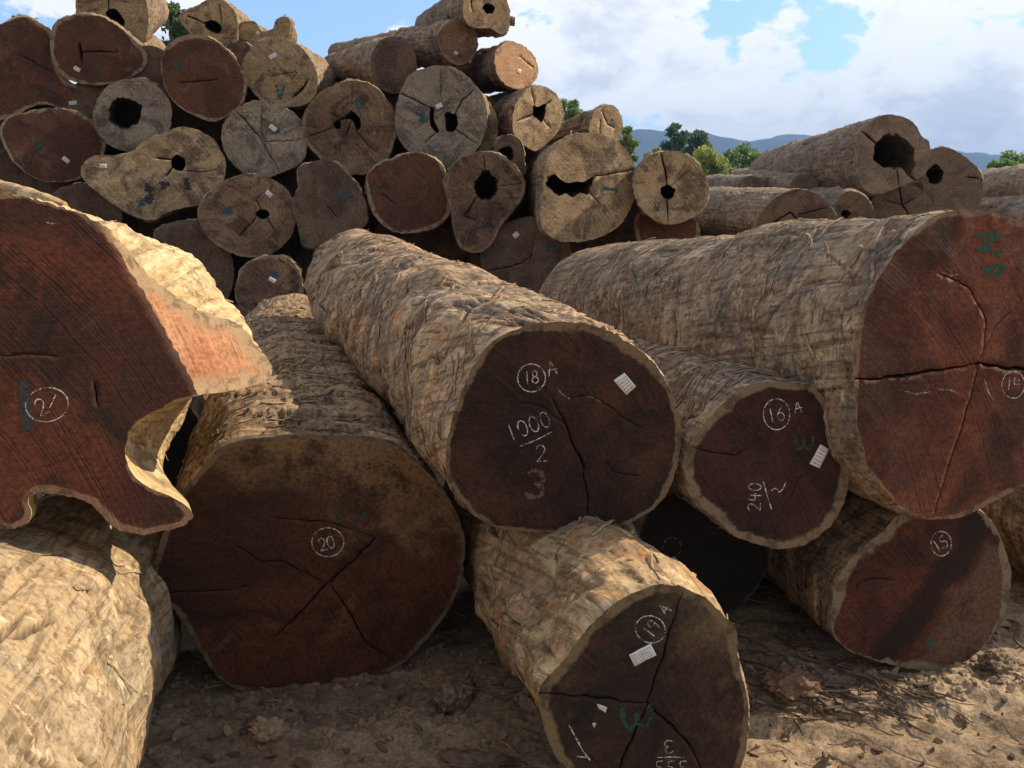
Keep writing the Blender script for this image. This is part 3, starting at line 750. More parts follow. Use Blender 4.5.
make_log('short ochre log end-on low at front, circled 19 chalked on blackened end', G1,
    [(539,690),(564,660),(590,626),(620,600),(650,587),(672,585),(702,596),(725,617),(736,630),(739,660),(745.5,690),(749,712),(747,742),(738,772),(715,802),(680,818),(640,816),(600,796),(570,770),(552,750),(543,720)],
    2.36, (516, 514, 3.95), R2=.345, bm=B19, fm=F19, n=340, rings=190, lump=.045, flakeh=.012, flaket=.26, trans=2.2, tw=.8, chips=60, strips=60, strip_ang=.5, nfis=14, fis_ang=.6, fis_len=.35, knots=12, crev=.012, flk_aniso=(4., 4., 4.),
    cracks=[([(542,693),(594,697),(646,703)], 3.4, .04), ([(647,702),(656,673),(667,640),(678,606),(682,590)], 3.4, .04), ([(647,703),(656,713),(674,727),(690,745),(700,770)], 3., .03), ([(647,704),(643,714),(633,738),(621,766),(612,792)], 4., .04)],
    marks=[chalk(text('19', 651, 628.5, 13, -55, .62), ring_px(651, 629, 15, 13.5, 20), text('A', 664, 609, 12, -50), text('3', 668.5, 747, 13, 175), [[(657, 757.5), (670, 757), (684, 757.5)]], text('555', 671, 768, 14, 0, .85)),
           ('paint_mark', M_GREENF, 4.5, text('W', 632, 716, 26, -4, wide=1.2), 'faded green painted letter'),
           ('scratch', M_CHALK, 1.2, [[(569,725),(576,738),(583,751),(590,760)], [(577,756),(586,757)]])],
    tags=[[(628.7, 654.6), (650, 642.7), (655.5, 653.8), (634.4, 666)], [(596.5, 703), (606.8, 706.6), (604.8, 711.3), (598.3, 708)], [(592, 722), (596, 722.5), (593.5, 726.5), (592.5, 725)]])

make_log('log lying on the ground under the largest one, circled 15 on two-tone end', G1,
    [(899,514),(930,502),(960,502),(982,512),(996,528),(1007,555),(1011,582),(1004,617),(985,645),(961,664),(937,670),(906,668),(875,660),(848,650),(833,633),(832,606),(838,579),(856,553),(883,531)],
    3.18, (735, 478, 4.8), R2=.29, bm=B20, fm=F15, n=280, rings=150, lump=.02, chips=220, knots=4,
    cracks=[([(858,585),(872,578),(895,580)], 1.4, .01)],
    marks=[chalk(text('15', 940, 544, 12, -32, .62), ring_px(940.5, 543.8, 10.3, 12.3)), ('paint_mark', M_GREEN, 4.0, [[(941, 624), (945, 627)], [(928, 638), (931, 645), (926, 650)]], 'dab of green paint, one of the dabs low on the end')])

F_OUT21 = [(-170,330),(-150,260),(-90,212),(-30,194),(20,196),(60,206),(90,218),(108,229),(132,256),(160,284),(190,305),(215,316),(237,323),(256,345),(272,368),(266,380),(240,389),(196,396),(165,406),(140,421),(128,440),(126,458),(134,476),(152,489),(172,497),(193,513),(180,526),(158,532),(130,533),(108,522),(93,506),(72,496),(40,491),(28,500),(31,516),(18,527),(-8,524),(-60,500),(-120,460),(-160,400)]
make_log('huge buttressed log at the left edge, torn pale flare and circled 21 chalked', G1,
    F_OUT21, 2.3, (110, 372, 4.3), R2=.36, bm=B21, fm=F21, facet_m=FTORN, n=420, rings=130, blend=.45, hinge=((100, 226), (197, 398), (270, 370)), hslope=1.05, ctr=(30, 370), jit=.011,
    lump=.02, flakeh=.008, flaket=.2, trans=4, chips=200, near_pow=1.25, bulge=(-38, 24, .16, .30, .28),
    cracks=[([(-60,352),(0,356),(28,354),(55,357)], 1.6, .012), ([(95,382),(97,392),(96,404)], 3., .014)],
    marks=[chalk(text('2', 41, 407, 17, -25) + text('1', 53, 401, 16, 25), ring_px(46, 404, 21.5, 17, -8)),
           ('paint_mark', M_BLACK, 9, [[(24, 380), (25, 400), (28, 430)]], 'dark painted smudge'),
           ('scratch', M_CHALKF, 1., [[(46, 222), (52, 224), (57, 223)]])])

make_log('cream sunlit log at the lower left corner under the buttressed log', G1,
    circ(-365, 1177, 378, 378, 22, .03, 5), 1.0, (72, 585, 3.3), R2=.40, bm=B22, fm=FDRK, n=340, rings=300, lump=.05, flakeh=.005, flaket=.28, trans=1.5, fine_d=.5, chips=50, strips=90, strip_ang=.4, nfis=30, fis_ang=.75, fis_len=.55, fis_w=.009, knots=24, crev=.022, near_pow=1.0, gap=.06, flk_aniso=(3., 3., 4.))

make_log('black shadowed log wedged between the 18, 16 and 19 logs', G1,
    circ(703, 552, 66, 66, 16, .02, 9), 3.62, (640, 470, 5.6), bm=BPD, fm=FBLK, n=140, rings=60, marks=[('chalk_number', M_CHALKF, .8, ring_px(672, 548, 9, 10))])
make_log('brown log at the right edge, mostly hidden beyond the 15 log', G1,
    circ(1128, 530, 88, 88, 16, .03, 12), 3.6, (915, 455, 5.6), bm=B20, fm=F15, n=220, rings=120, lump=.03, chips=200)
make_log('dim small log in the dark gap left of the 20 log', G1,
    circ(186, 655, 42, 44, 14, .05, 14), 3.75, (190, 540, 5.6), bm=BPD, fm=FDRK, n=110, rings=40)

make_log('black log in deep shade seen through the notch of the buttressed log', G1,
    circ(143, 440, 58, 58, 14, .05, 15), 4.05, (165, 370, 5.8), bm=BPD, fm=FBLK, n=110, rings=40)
# ------------------------------------------------------------------ tall pile
def pile(label, outline, Z, d=(0, 0), mat=FBRN, bm=BPL, L=3.6, group=G2, n=132, rings=50, **kw):
    c = closed_spline(outline, 60).mean(0)
    if group == G2: outline = [tuple(c + (np.array(q_) - c) * 1.06) for q_ in outline]
    far = (c[0] + d[0], c[1] + d[1], Z + L)
    if 'farpx' in kw: far = kw.pop('farpx')
    kw.setdefault('lump', .025); kw.setdefault('chips', 50)
    return make_log(label, group, outline, Z, far, bm=bm, fm=mat, n=n, rings=rings, step=.026, jit=.010, facerough=3., **kw)

def tg(u, v, w=6.5, h=4.2, a=25):
    ca, sa = math.cos(R(a)), math.sin(R(a))
    return [(u + x * ca - y * sa, v + x * sa + y * ca) for x, y in ((-w/2, -h/2), (w/2, -h/2), (w/2, h/2), (-w/2, h/2))]
def pm(st, w=1.7, mat=None, lab=None):
    return ('paint_mark', mat or M_TEAL, w, st)

pile('grey hollow log at the very top left of the pile, cut off by the frame', [(80,22),(78,0),(84,-22),(100,-36),(120,-34),(138,-18),(145,4),(146,28),(138,42),(115,44),(92,36)], 7.75, (30, 0), FPAL,
     holes=[[(106,14),(112,8),(121,14),(125,24),(118,29),(109,22)]], cracks=[([(108,-12),(109,12)], 2., .05)])
pile('reddish oval log near the top left with white tag and teal tick', [(54,32),(60,22),(77,17),(95,17),(112,24),(132,40),(144,55),(141,68),(125,77),(100,83),(75,80),(60,70),(53,50)], 7.3, (48, 6), FRED,
     cracks=[([(80,52),(100,51),(118,52)], 2., .03), ([(80,45),(82,60)], 5., .05)], tags=[tg(77, 69, 7, 4, 30)], marks=[pm(text('X', 95, 66, 9, 0))])
pile('broad dark red log at the far left with teal d, beside the reddish oval', [(-45,50),(-20,30),(0,27),(22,20),(35,24),(51,36),(53,60),(62,80),(84,88),(92,100),(90,114),(67,111),(45,103),(27,107),(10,116),(-20,118),(-45,100),(-52,75)], 7.2, (10, 4), FRED,
     tags=[tg(73, 103, 8, 4, -5)], marks=[pm(text('d', 48, 88, 10, 0))], cracks=[([(20,54),(35,63),(52,72)], 1.2, .02)])
pile('dark red log with teal b, low at the left above the buttressed log', [(3,130),(10,119),(27,114),(50,110),(75,113),(92,124),(102,142),(100,158),(92,170),(78,177),(55,180),(38,177),(19,164),(7,146)], 6.95, (20, 8), FRED,
     tags=[tg(66, 160, 8, 4, 38)], marks=[pm(text('b', 37, 143, 10, 0))])
pile('small round hollow log, third row on the left, pipe-like', circ(133, 115, 37, 35, 14, .03, 3), 6.95, (14, 8), FGRW, holes=[circ(125, 113, 17, 16, 12, .08, 4)])
pile('wide pale kidney shaped log with dark blotches on its end', [(86,167),(97,157),(118,156),(134,153),(144,144),(169,132),(187,130),(209,141),(222,164),(216,189),(200,202),(172,208),(150,218),(125,208),(103,193),(88,180)], 6.7, (5, 12), FPAL,
     holes=[[(172,158),(178,155),(184,158),(185,168),(178,171),(172,166)]], cracks=[([(157,158),(173,160)], 2.6, .05), ([(184,170),(200,172),(216,170)], 1.6, .03), ([(172,168),(166,176)], 3., .04)],
     tags=[tg(103, 166, 7, 4, 0)], marks=[pm([[(140, 198), (142, 206)]], 8), pm([[(147, 183), (151, 196), (146, 203)], [(160, 186), (170, 184)], [(186, 178), (188, 190)]], 6, M_BLACK)])
pile('round wine red log with lit rim and teal A on its end', [(164,60),(172,45),(190,37),(208,39),(225,50),(237,65),(244,82),(241,100),(230,112),(212,119),(192,112),(175,100),(166,82)], 7.0, (26, 10), FRED,
     cracks=[([(180,83),(200,81),(217,80)], 1.6, .03)], marks=[pm(text('A', 178, 65, 8, 0), 3.5)])
pile('knobbly pale log with a torn hole, on top of the wine red one', [(181,17),(197,7),(215,0),(230,8),(236,22),(235,42),(226,54),(205,50),(192,34)], 7.5, (24, 2), FPAL,
     holes=[[(205,22),(212,20),(220,24),(221,33),(212,32),(206,28)]], cracks=[([(190,17),(205,23)], 2.4, .05), ([(220,8),(222,24)], 1.4, .03)])
pile('pale broken log end sticking up behind the pale A log', [(237,30),(243,23),(255,22),(262,31),(272,29),(276,20),(286,18),(289,28),(284,40),(270,50),(250,52),(240,43)], 7.7, (20, 14), FPAL, tags=[tg(258, 33, 4, 3, 40)], lump=.05)
pile('pale round log with upside down teal A and white tag', [(244,67),(250,52),(262,42),(277,39),(295,45),(307,57),(315,75),(314,92),(305,102),(285,105),(265,100),(250,85)], 7.2, (46, 14), FPAL,
     cracks=[([(295,96),(303,88),(308,80)], 4., .06), ([(275,75),(297,72),(292,80)], 1.2, .02)], tags=[tg(273, 56, 8, 4.5, -30)], marks=[pm(text('A', 280, 92, 15, 180), 2.4)])
pile('smoke stained grey brown log with white tag, below the pale A log', [(224,140),(226,124),(240,110),(257,102),(277,106),(295,117),(304,132),(304,150),(298,162),(277,172),(260,176),(245,171),(230,156)], 6.9, (10, 12), FGRW,
     cracks=[([(237,112),(252,128),(262,140)], 2.2, .04), ([(262,104),(262,138)], 1.3, .02), ([(264,142),(300,140)], 1.2, .02), ([(262,142),(280,172)], 1.4, .02)], tags=[tg(273, 128, 8, 4.5, 40)], marks=[pm([[(272, 132), (280, 131)]], 5)])
pile('large brown log with split ragged heart and teal P', [(305,120),(312,105),(325,92),(345,84),(365,85),(380,95),(390,110),(394,127),(390,147),(382,161),(370,170),(350,172),(332,165),(315,150),(307,137)], 6.95, (25, 12), FBRN,
     holes=[[(345,115),(352,111),(358,116),(361,124),(357,132),(354,124),(350,119),(346,120)], [(334,122),(339,119),(341,125),(338,129),(334,127)]],
     cracks=[([(308,136),(320,133),(335,127)], 1.4, .03), ([(357,132),(368,145),(376,152)], 1.6, .03), ([(340,120),(345,117)], 3., .05), ([(347,133),(351,122)], 2., .04), ([(333,113),(340,119)], 1.5, .03), ([(352,85),(352,110)], 1., .02)],
     marks=[pm(text('P', 361, 107, 17, -25), 2.0)])
pile('biggest cracked brown log mid pile with slot hollow and white tag', [(398,112),(403,92),(413,77),(432,69),(446,69),(462,76),(477,91),(484,110),(483,130),(475,147),(462,160),(445,167),(426,161),(408,147),(399,130)], 6.9, (22, 10), FGRW,
     holes=[[(445,113),(455,114),(458,122),(455,130),(447,131),(445,122)], [(430,108),(434,109),(434,120),(439,130),(436,133),(430,124)]],
     cracks=[([(399,92),(415,100),(431,108)], 2.2, .04), ([(455,114),(462,100),(474,90)], 2.4, .04), ([(436,132),(425,143)], 2., .03), ([(456,130),(468,138),(476,143)], 1.6, .03), ([(441,70),(441,108)], 1.2, .02)],
     tags=[tg(439, 106, 7, 4.5, -25)], marks=[pm([[(415, 113), (425, 117), (420, 121), (428, 121)]], 3.2)])
pile('smooth dark red log without marks, below the biggest cracked brown log', [(369,187),(372,172),(390,161),(410,155),(427,157),(440,167),(446,182),(449,197),(446,215),(430,227),(402,231),(385,224),(373,208)], 6.7, (2, 10), FRED,
     cracks=[([(380,193),(395,204)], 1.3, .02)])
pile('tapered brown log with a small star hollow and white tag', [(200,214),(206,199),(225,183),(247,176),(269,180),(287,194),(294,214),(288,236),(269,252),(247,255),(222,246),(206,230)], 6.55, (4, 8), FBRN,
     holes=[[(256,212),(262,209),(268,211),(269,216),(263,219),(257,216)]], cracks=[([(257,201),(261,211)], 2., .03), ([(257,216),(240,236)], 1.8, .03), ([(267,217),(274,230)], 2., .03)],
     tags=[tg(269, 194, 7, 4.5, 40)], marks=[pm([[(226, 208), (230, 214)]], 9)])
pile('knobbly black log with teal key mark behind the 18 log', [(301,170),(310,165),(327,162),(342,171),(355,185),(364,205),(364,222),(345,236),(315,246),(303,240),(300,228),(294,205),(300,187)], 6.6, (5, 8), FDRK,
     cracks=[([(328,206),(336,216)], 1.6, .03)], marks=[pm(text('P', 341, 194, 12, 82), 2.2)], lump=.05)
pile('dim log with white tag low in the pile beside the 18 log', [(237,288),(245,268),(268,257),(290,262),(300,280),(298,300),(280,315),(255,314),(240,303)], 6.4, (4, 5), FBRN, tags=[tg(272, 280, 7, 4, 30)], marks=[pm([[(270, 272), (280, 276)]], 5)])
pile('dim brown log low in the pile behind the torn flare', [(156,234),(170,225),(195,223),(212,232),(229,255),(231,280),(222,300),(195,305),(168,290),(155,262)], 6.6, (4, 5), FDRK)
pile('dim log tucked under the dark red b log', [(52,200),(65,188),(90,185),(112,195),(120,215),(112,235),(85,242),(60,232)], 6.75, (4, 8), FDRK)
pile('pale pinkish teardrop log with round black hollow and black T mark', [(446,183),(455,166),(476,155),(497,156),(514,168),(522.5,186),(517,203),(502,221),(493,238),(481,249),(464,246),(457,232),(453,209)], 6.45, (-4, 4), FBRN,
     holes=[circ(486, 186, 13, 15, 12, .12, 8)], cracks=[([(484,156),(485,172)], 1.5, .03), ([(476,198),(468,212),(463,216),(475,220)], 2., .03), ([(498,186),(520,184)], 1., .02)],
     marks=[pm(text('T', 484, 226, 16, 70), 2.4, M_BLACK)])
pile('dim brown log with white tag and teal P behind the largest front log', [(483,259),(489,241),(505,227),(528,219),(549,225),(564,240),(568,262),(556,284),(534,292),(508,288),(490,273)], 6.6, (-4, 4), FDRK,
     tags=[tg(516, 235, 6, 5, -40)], marks=[pm(text('P', 551, 248, 11, 35), 2.4)], cracks=[([(490,271),(520,264),(532,255)], 1.6, .03), ([(530,260),(534,240)], 1.2, .02)])
pile('big log with bright upper end, wide ragged mouth hollow and dark lower half', [(543,209),(546,183),(549,160),(563.5,144),(584,136),(607,139),(625,153),(634,174),(632,197),(622,218),(607,231),(584,238),(561,238),(546,227)], 6.3, (-48, -2), FPAL, tilt=(0.42, 0),
     holes=[[(546,180),(553,173),(560,179),(568,183),(576,181),(584,182),(591,178),(592,187),(588,195),(581,193),(574,198),(566,194),(558,196),(550,190)]], cracks=[([(590,182),(595,176),(612,174),(632,170)], 2., .04), ([(590,194),(602,206)], 1.2, .02)],
     marks=[pm([[(603, 188), (617, 190)]], 3.)])
pile('pale round log with small central hole cracked top to bottom', [(635,186),(640,168),(654,156),(672,153),(689.5,158),(701,171),(707,189),(702,206),(687,218),(669,222),(651,215),(640,203)], 6.4, (-14, -4), FPAL, tilt=(0.45, 0),
     holes=[circ(667.5, 192, 7.5, 7, 10, .1, 6)], cracks=[([(661,154),(665,170),(668,186)], 3., .05), ([(667,198),(668,221)], 2.4, .04), ([(672,185),(690,170)], 1., .02)], marks=[pm(text('V', 657, 207, 9, 0), 2.2)])
pile('sunlit pale log with star cracked hollow on the right shoulder of the pile', [(514,122),(517,105),(527,91),(540,87.5),(555,95),(562.5,112),(559,127),(547,142),(535,149),(524,143),(516,135)], 7.1, (-86, 10), FPAL, tilt=(0.60, 0), bm=BPD,
     holes=[[(533,105),(538,107),(545,104),(545,114),(542,122),(537,119),(533,114)]], cracks=[([(531,90),(535,106)], 1.6, .03), ([(534,114),(518,121)], 2.2, .04), ([(544,106),(552,100)], 2., .03), ([(543,119),(550,127)], 1.4, .03)])
pile('orange ended log near the pile top, face bright in the sun', [(496,65),(497,52),(507,43),(520,45),(532,55),(537,70),(532,82),(520,88),(507,84),(499,75)], 7.3, (-72, 14), FORG, tilt=(0.70, 0), bm=BPD, cracks=[([(520,57),(533,68)], 1.3, .02)], tags=[tg(519, 71, 4, 4, 20)])
pile('long grey log lying sideways with round dark end near the pile top', [(439,37),(445,26),(457,20.5),(471,27),(477,41),(474,54),(462,64),(451,61),(442,52)], 7.4, (-118, 14), FBRN, bm=BPL, L=4.6, tags=[tg(456, 53, 4, 3, 30)], marks=[('chalk_number', M_CHALKF, 1.6, [[(459, 42), (466, 34)], [(463, 40), (468, 34)]])])
pile('topmost pale log with bite shaped lower edge and small hollow', [(464,10),(467,-8),(478,-22),(492,-20),(503,-6),(509,14),(506,30),(499,32),(490,27),(478,27),(468,22)], 7.2, (-56, 22), FPAL, tilt=(0.34, 0), bm=BPD,
     holes=[[(483,6),(488,3),(494,6),(494,12),(488,14),(484,11)]], cracks=[([(470,-12),(472,10)], 2.6, .05)])
pile('small pale cut log poking right past the shoulder of the pile', [(591,132),(594,114),(603,107),(614,107),(621,118),(621,131),(615,144),(602,144)], 7.0, (-62, 16), FPAL, tilt=(0.60, 0), bm=BPL, cracks=[([(602,112),(608,124),(614,128)], 2., .04), ([(600,122),(600,142)], 1.6, .03)], marks=[pm([[(610, 122), (613, 119)]], 2.5)])
pile('dim hollow log wedged deep between pale pinkish and bright logs', [(496,150),(500,139),(511,136),(521,143),(524,160),(522,178),(508,182),(498,170)], 6.85, (-20, 6), FDRK, bm=BPD, holes=[circ(506, 155, 8, 9, 10, .1, 3)])
pile('round black log end under the long sideways grey log', [(372,66),(376,48),(388,39),(403,40),(413,52),(415,70),(408,86),(394,92),(380,85)], 7.25, (-60, 6), FDRK, bm=BPL, n=120)
pile('dim red brown log low at the foot of the pile beside the pale cracked one', [(636,222),(645,210),(668,206),(690,214),(698,232),(690,250),(665,256),(642,244)], 6.75, (-10, 2), FRED)
pile('pale sliver of a log behind the biggest cracked log, sunlit edge', [(468,112),(472,100),(484,100),(494,112),(497,130),(492,146),(480,152),(470,140)], 7.15, (10, 6), FPAL, bm=BPL)
pile('dark log filling the pile behind the teal P log and wine red log', circ(300, 175, 30, 30, 12, .05, 31), 7.5, (5, 8), FDRK, bm=BPD)
pile('dark brown log seen in the gap between pale A and wine red logs', [(226,50),(234,44),(246,44),(254,54),(256,72),(248,86),(234,84),(228,68)], 7.45, (14, 8), FDRK, bm=BPD)

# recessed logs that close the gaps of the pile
HULL = np.array([(-40, 60), (20, 60), (60, 60), (150, 75), (240, 75), (320, 105), (400, 75), (470, 70), (530, 110), (600, 150), (640, 178), (690, 200), (700, 250), (560, 300), (300, 330), (-40, 260)], float)
kf = 0
for (u_, v_, r0_) in ((243, 108, 30), (392, 102, 28), (440, 243, 30), (118, 200, 28), (240, 262, 24), (185, 105, 26), (150, 70, 24), (620, 215, 24), (92, 104, 24), (62, 190, 24), (610, 240, 26), (400, 240, 26)):
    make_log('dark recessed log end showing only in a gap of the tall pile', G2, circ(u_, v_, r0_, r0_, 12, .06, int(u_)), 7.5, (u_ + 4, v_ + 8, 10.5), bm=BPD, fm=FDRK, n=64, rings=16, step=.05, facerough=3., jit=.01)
for r_ in range(5):
    for c_ in range(13):
        u_, v_ = -30 + c_ * 60 + (r_ % 2) * 30 + random.uniform(-6, 6), 75 + r_ * 50 + random.uniform(-6, 6)
        if not inside(HULL, np.array([[u_, v_]]))[0] or seg_dist(np.array([[u_, v_]]), HULL)[0] < 16: continue
        kf += 1
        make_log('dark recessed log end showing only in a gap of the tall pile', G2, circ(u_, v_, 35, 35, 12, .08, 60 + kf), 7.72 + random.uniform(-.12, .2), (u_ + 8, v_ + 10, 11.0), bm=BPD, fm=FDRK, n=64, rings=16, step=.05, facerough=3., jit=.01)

# ------------------------------------------------------------------ rear stack on the right
pile('long grey brown log with a huge ragged hollow, high at the right', [(855,150),(858,136),(866,126),(878,117),(895,115),(913,122),(922,136),(929,142),(930,157),(926,172),(916,180),(898,187),(880,194),(865,190),(856,173)], 9.0, mat=FGRY, bm=BGR, group=G3, farpx=(772, 174, 12.9), R2=.36, n=200, rings=120, chips=250,
     holes=[[(874,146),(882,137),(895,134),(908,140),(913,150),(914,168),(908,176),(902,168),(892,169),(880,166),(874,158)]], cracks=[([(864,133),(870,138),(876,144)], 4., .06), ([(897,168),(899,186)], 2., .04), ([(908,174),(916,180)], 4., .06)], hollow_depth=1.6)
pile('grey log with dark round hollow right of the huge ragged hollow', [(926,165),(930,151),(944,147),(958,152),(970,161),(981,173),(983,190),(978,206),(962,218),(940,218),(928,202),(922,182)], 9.4, mat=FGRY, bm=BGR, group=G3, farpx=(900, 190, 12.9), holes=[circ(935, 175, 8.5, 10, 12, .1, 9)], cracks=[([(968,177),(976,178)], 2.6, .05)])
pile('grey log with slanted dark end resting low behind the largest front log', [(756,229),(764,209),(780,195),(798,189),(815,193),(828,203),(836,216),(836,232),(820,246),(795,250),(770,245)], 8.3, mat=FDRK, bm=BGR, group=G3, farpx=(698, 213, 11.6), R2=.34, n=180, rings=90, chips=120, cracks=[([(770,225),(790,212),(800,222)], 3., .05), ([(800,214),(826,208)], 2., .04)])
pile('small dark ended log between slanted log and the cracked log', [(836,204),(846,192),(860,193),(870,202),(874,216),(868,230),(850,234),(838,225)], 8.7, mat=FDRK, bm=BGR, group=G3, farpx=(792, 197, 12.0), holes=[circ(846, 214, 5, 4, 10, .1, 2)])
pile('grey log with radial cracks directly under the huge ragged hollow log', [(868,216),(872,199),(885,189),(905,186),(922,190),(933,205),(931,225),(915,238),(890,240),(873,232)], 9.55, mat=FGRY, bm=BGR, group=G3, farpx=(846, 203, 12.9), cracks=[([(899,188),(902,205),(912,218)], 2.4, .04), ([(902,205),(915,198)], 2., .03), ([(902,205),(885,200)], 1.5, .03)])
pile('grey log at the right frame edge, running back from the frame', circ(1085, 198, 40, 38, 14, .05, 41), 8.6, mat=FGRY, bm=BGR, group=G3, farpx=(985, 194, 12.2), n=160, rings=90, chips=120)
pile('second grey log at the right edge, lower and behind the big front one', circ(1060, 232, 38, 36, 14, .05, 43), 8.2, mat=FGRY, bm=BGR, group=G3, farpx=(955, 222, 11.8), n=140)
pile('thin weathered log lying flat behind the slanted dark-ended one', circ(805, 188, 15, 14, 12, .06, 45), 10.2, mat=FGRY, bm=BGR, group=G3, farpx=(738, 178, 13.6), n=110)
pile('another thin grey log nearest the bushes in the rear stack', circ(752, 186, 13, 11, 12, .08, 47), 11.0, mat=FGRY, bm=BGR, group=G3, farpx=(705, 184, 14.2), n=100)

# ------------------------------------------------------------------ branch on the buttressed log
def branch(name, label, cat, pts, rad, mat, group=None):
    P = resample(np.array(pts, float), 40); m_ = 14
    tn = np.gradient(P, axis=0); tn /= np.linalg.norm(tn, axis=1)[:, None]
    vs, tcs = [], []
    for k in range(40):
        x = np.cross(tn[k], [0, 0, 1.]); x /= np.linalg.norm(x); y = np.cross(tn[k], x)
        rr = np.interp(k / 39, np.linspace(0, 1, len(rad)), rad)
        for j in range(m_):
            a = 2 * math.pi * j / m_
            r_ = rr * (1 + .22 * float(perlin(np.array([[math.cos(a) * 1.3, math.sin(a) * 1.3, k * .22]]), 3)[0]))
            vs.append(P[k] - P[0] + (x * math.cos(a) + y * math.sin(a)) * r_); tcs.append((math.cos(a) * rr, math.sin(a) * rr, k * .02))
    fs = [(k * m_ + j, k * m_ + (j + 1) % m_, (k + 1) * m_ + (j + 1) % m_, (k + 1) * m_ + j) for k in range(39) for j in range(m_)]
    fs += [tuple(range(m_))[::-1], tuple(39 * m_ + j for j in range(m_))]
    o = link(name, np.array(vs), fs, mat, attrs={'tc': ('FLOAT_VECTOR', tcs), 'flk': ('FLOAT', np.zeros(len(vs))), 'crv': ('FLOAT', np.zeros(len(vs)))})
    o.location = P[0]
    return tag(o, label, cat, group)
branch('branch', 'smooth tan broken branch lying along the top of the buttressed log', 'branch',
       [at(-70, 176, 2.62), at(0, 189, 2.5), at(40, 199, 2.42), at(64, 206, 2.36)], [.035, .03, .028, .026, .012], B19)
branch('branch_stub', 'short grey branch stub poking right off the topmost pale log', 'branch', [at(500, 22, 7.6), at(508, 21, 7.5), at(515, 21.5, 7.5)], [.05, .045, .04], BPD)

# ------------------------------------------------------------------ ground
def ramp_h(x, y):
    b = 1.15 * sstep(4.6, 7.2, y) + .32 * sstep(7., 8.4, y) * sstep(.8, 2., x)
    return b * (1 - .9 * sstep(28, 90, y))
def gh(P):
    x, y = P[:, 0], P[:, 1]
    z = ramp_h(x, y)
    z = z - .03 - .03 * np.exp(-((x + .65) / .6) ** 2 - ((y - 2.85) / .35) ** 2)
    near = np.exp(-((x / 9) ** 2 + ((y - 3) / 6) ** 2))
    p3 = np.c_[x, y, np.zeros(len(x))]
    z = z + near * (.045 * fbm(p3 * 1.4, 3, 51) + .03 * fbm(p3 * 6, 4, 52) + .012 * np.abs(fbm(p3 * 22, 3, 53)) + .004 * fbm(p3 * 60, 2, 54))
    # churned mud banked against the log ends
    bank = np.exp(-((y - 2.66 - .05 * np.sin(x * 3)) / .10) ** 2) * sstep(-1.7, -1.2, x) * sstep(.35, -.1, x)
    bank2 = np.exp(-((y - 2.84) / .09) ** 2) * sstep(.7, 1., x)
    z = z + (bank * .035 + bank2 * .035) * (.5 + 1.2 * np.abs(fbm(p3 * 9, 3, 57)))
    lane = sstep(.45, .9, x) * sstep(3.0, 2.7, y)
    z = z - lane * .02 + lane * .011 * np.sin((x * .5 + y * 1.0) * 38 + 2 * fbm(p3 * 3, 2, 60))
    return z
def axis(lo, hi, a, b, d, far):
    g = list(np.arange(a, b, d)); s = d; q = b
    while q < hi: g.append(q); s *= 1.22; q += s
    g.append(hi); s = d; q = a - d
    while q > lo: g.insert(0, q); s *= 1.22; q -= s
    g.insert(0, lo); return np.array(g)
xs = axis(-4000, 4000, -2.2, 2.6, .013, 0); ys = axis(-60, 3200, 1.9, 4.0, .012, 0)
gx, gy = np.meshgrid(xs, ys); P = np.stack([gx.ravel(), gy.ravel()], 1)
z = gh(P)
nx_, ny_ = len(xs), len(ys)
i = np.arange(ny_ - 1)[:, None] * nx_; j = np.arange(nx_ - 1)[None]
q = np.stack([i + j, i + j + 1, i + nx_ + j + 1, i + nx_ + j], -1).reshape(-1, 4)
mg, t, b, out = new_mat('mud')
tco = t.n.new('ShaderNodeTexCoord'); p = tco.outputs['Object']
n1 = t.noise(p, 1.6, 7, .65, .5); n2 = t.noise(p, 9, 7, .7, .6); n3 = t.noise(p, 60, 5, .7); n4 = t.noise(t.scale(p, (3.5, 14., 1.)), 1., 6, .7, .8)
c = t.mix(t.ramp(n1, .38, .62), (.215, .15, .095), (.34, .245, .155))
c = t.mix(t.m('MULTIPLY', t.ramp(n2, .50, .62), .7), c, (.12, .085, .055))
c = t.mix(t.m('MULTIPLY', t.ramp(n4, .55, .68), .6), c, (.30, .215, .135))
c = t.mix(t.m('MULTIPLY', t.ramp(t.noise(p, 24, 5, .7, .5), .6, .68), .6), c, (.34, .25, .16))
c = t.mix(.5, c, t.mix(t.ramp(n3, .3, .66), (0., 0., 0.), (1., 1., 1.)), 'SOFT_LIGHT')
# soil colour darker towards the left part of the yard
sx = t.nd('ShaderNodeSeparateXYZ', (p,), out=None)
dark_left = t.m('MULTIPLY', t.ramp(t.m('ADD', sx.outputs[0], t.m('MULTIPLY', n2, .5)), 1.0, .5), .28)
c = t.mix(dark_left, c, (.055, .042, .03))
gr = t.ramp(sx.outputs[1], 26., 40.)
c = t.mix(gr, c, (.05, .085, .03))
t.put(b.inputs['Base Color'], c); b.inputs['Roughness'].default_value = .9; b.inputs['Specular IOR Level'].default_value = .25
t.put(b.inputs['Normal'], t.nd('ShaderNodeBump', {'Strength': .8, 'Distance': .015, 'Height': t.m('ADD', n2, t.m('MULTIPLY', n3, .45))}))
g = link('ground', np.c_[P, z], q, mg); tag(g, kind='structure')

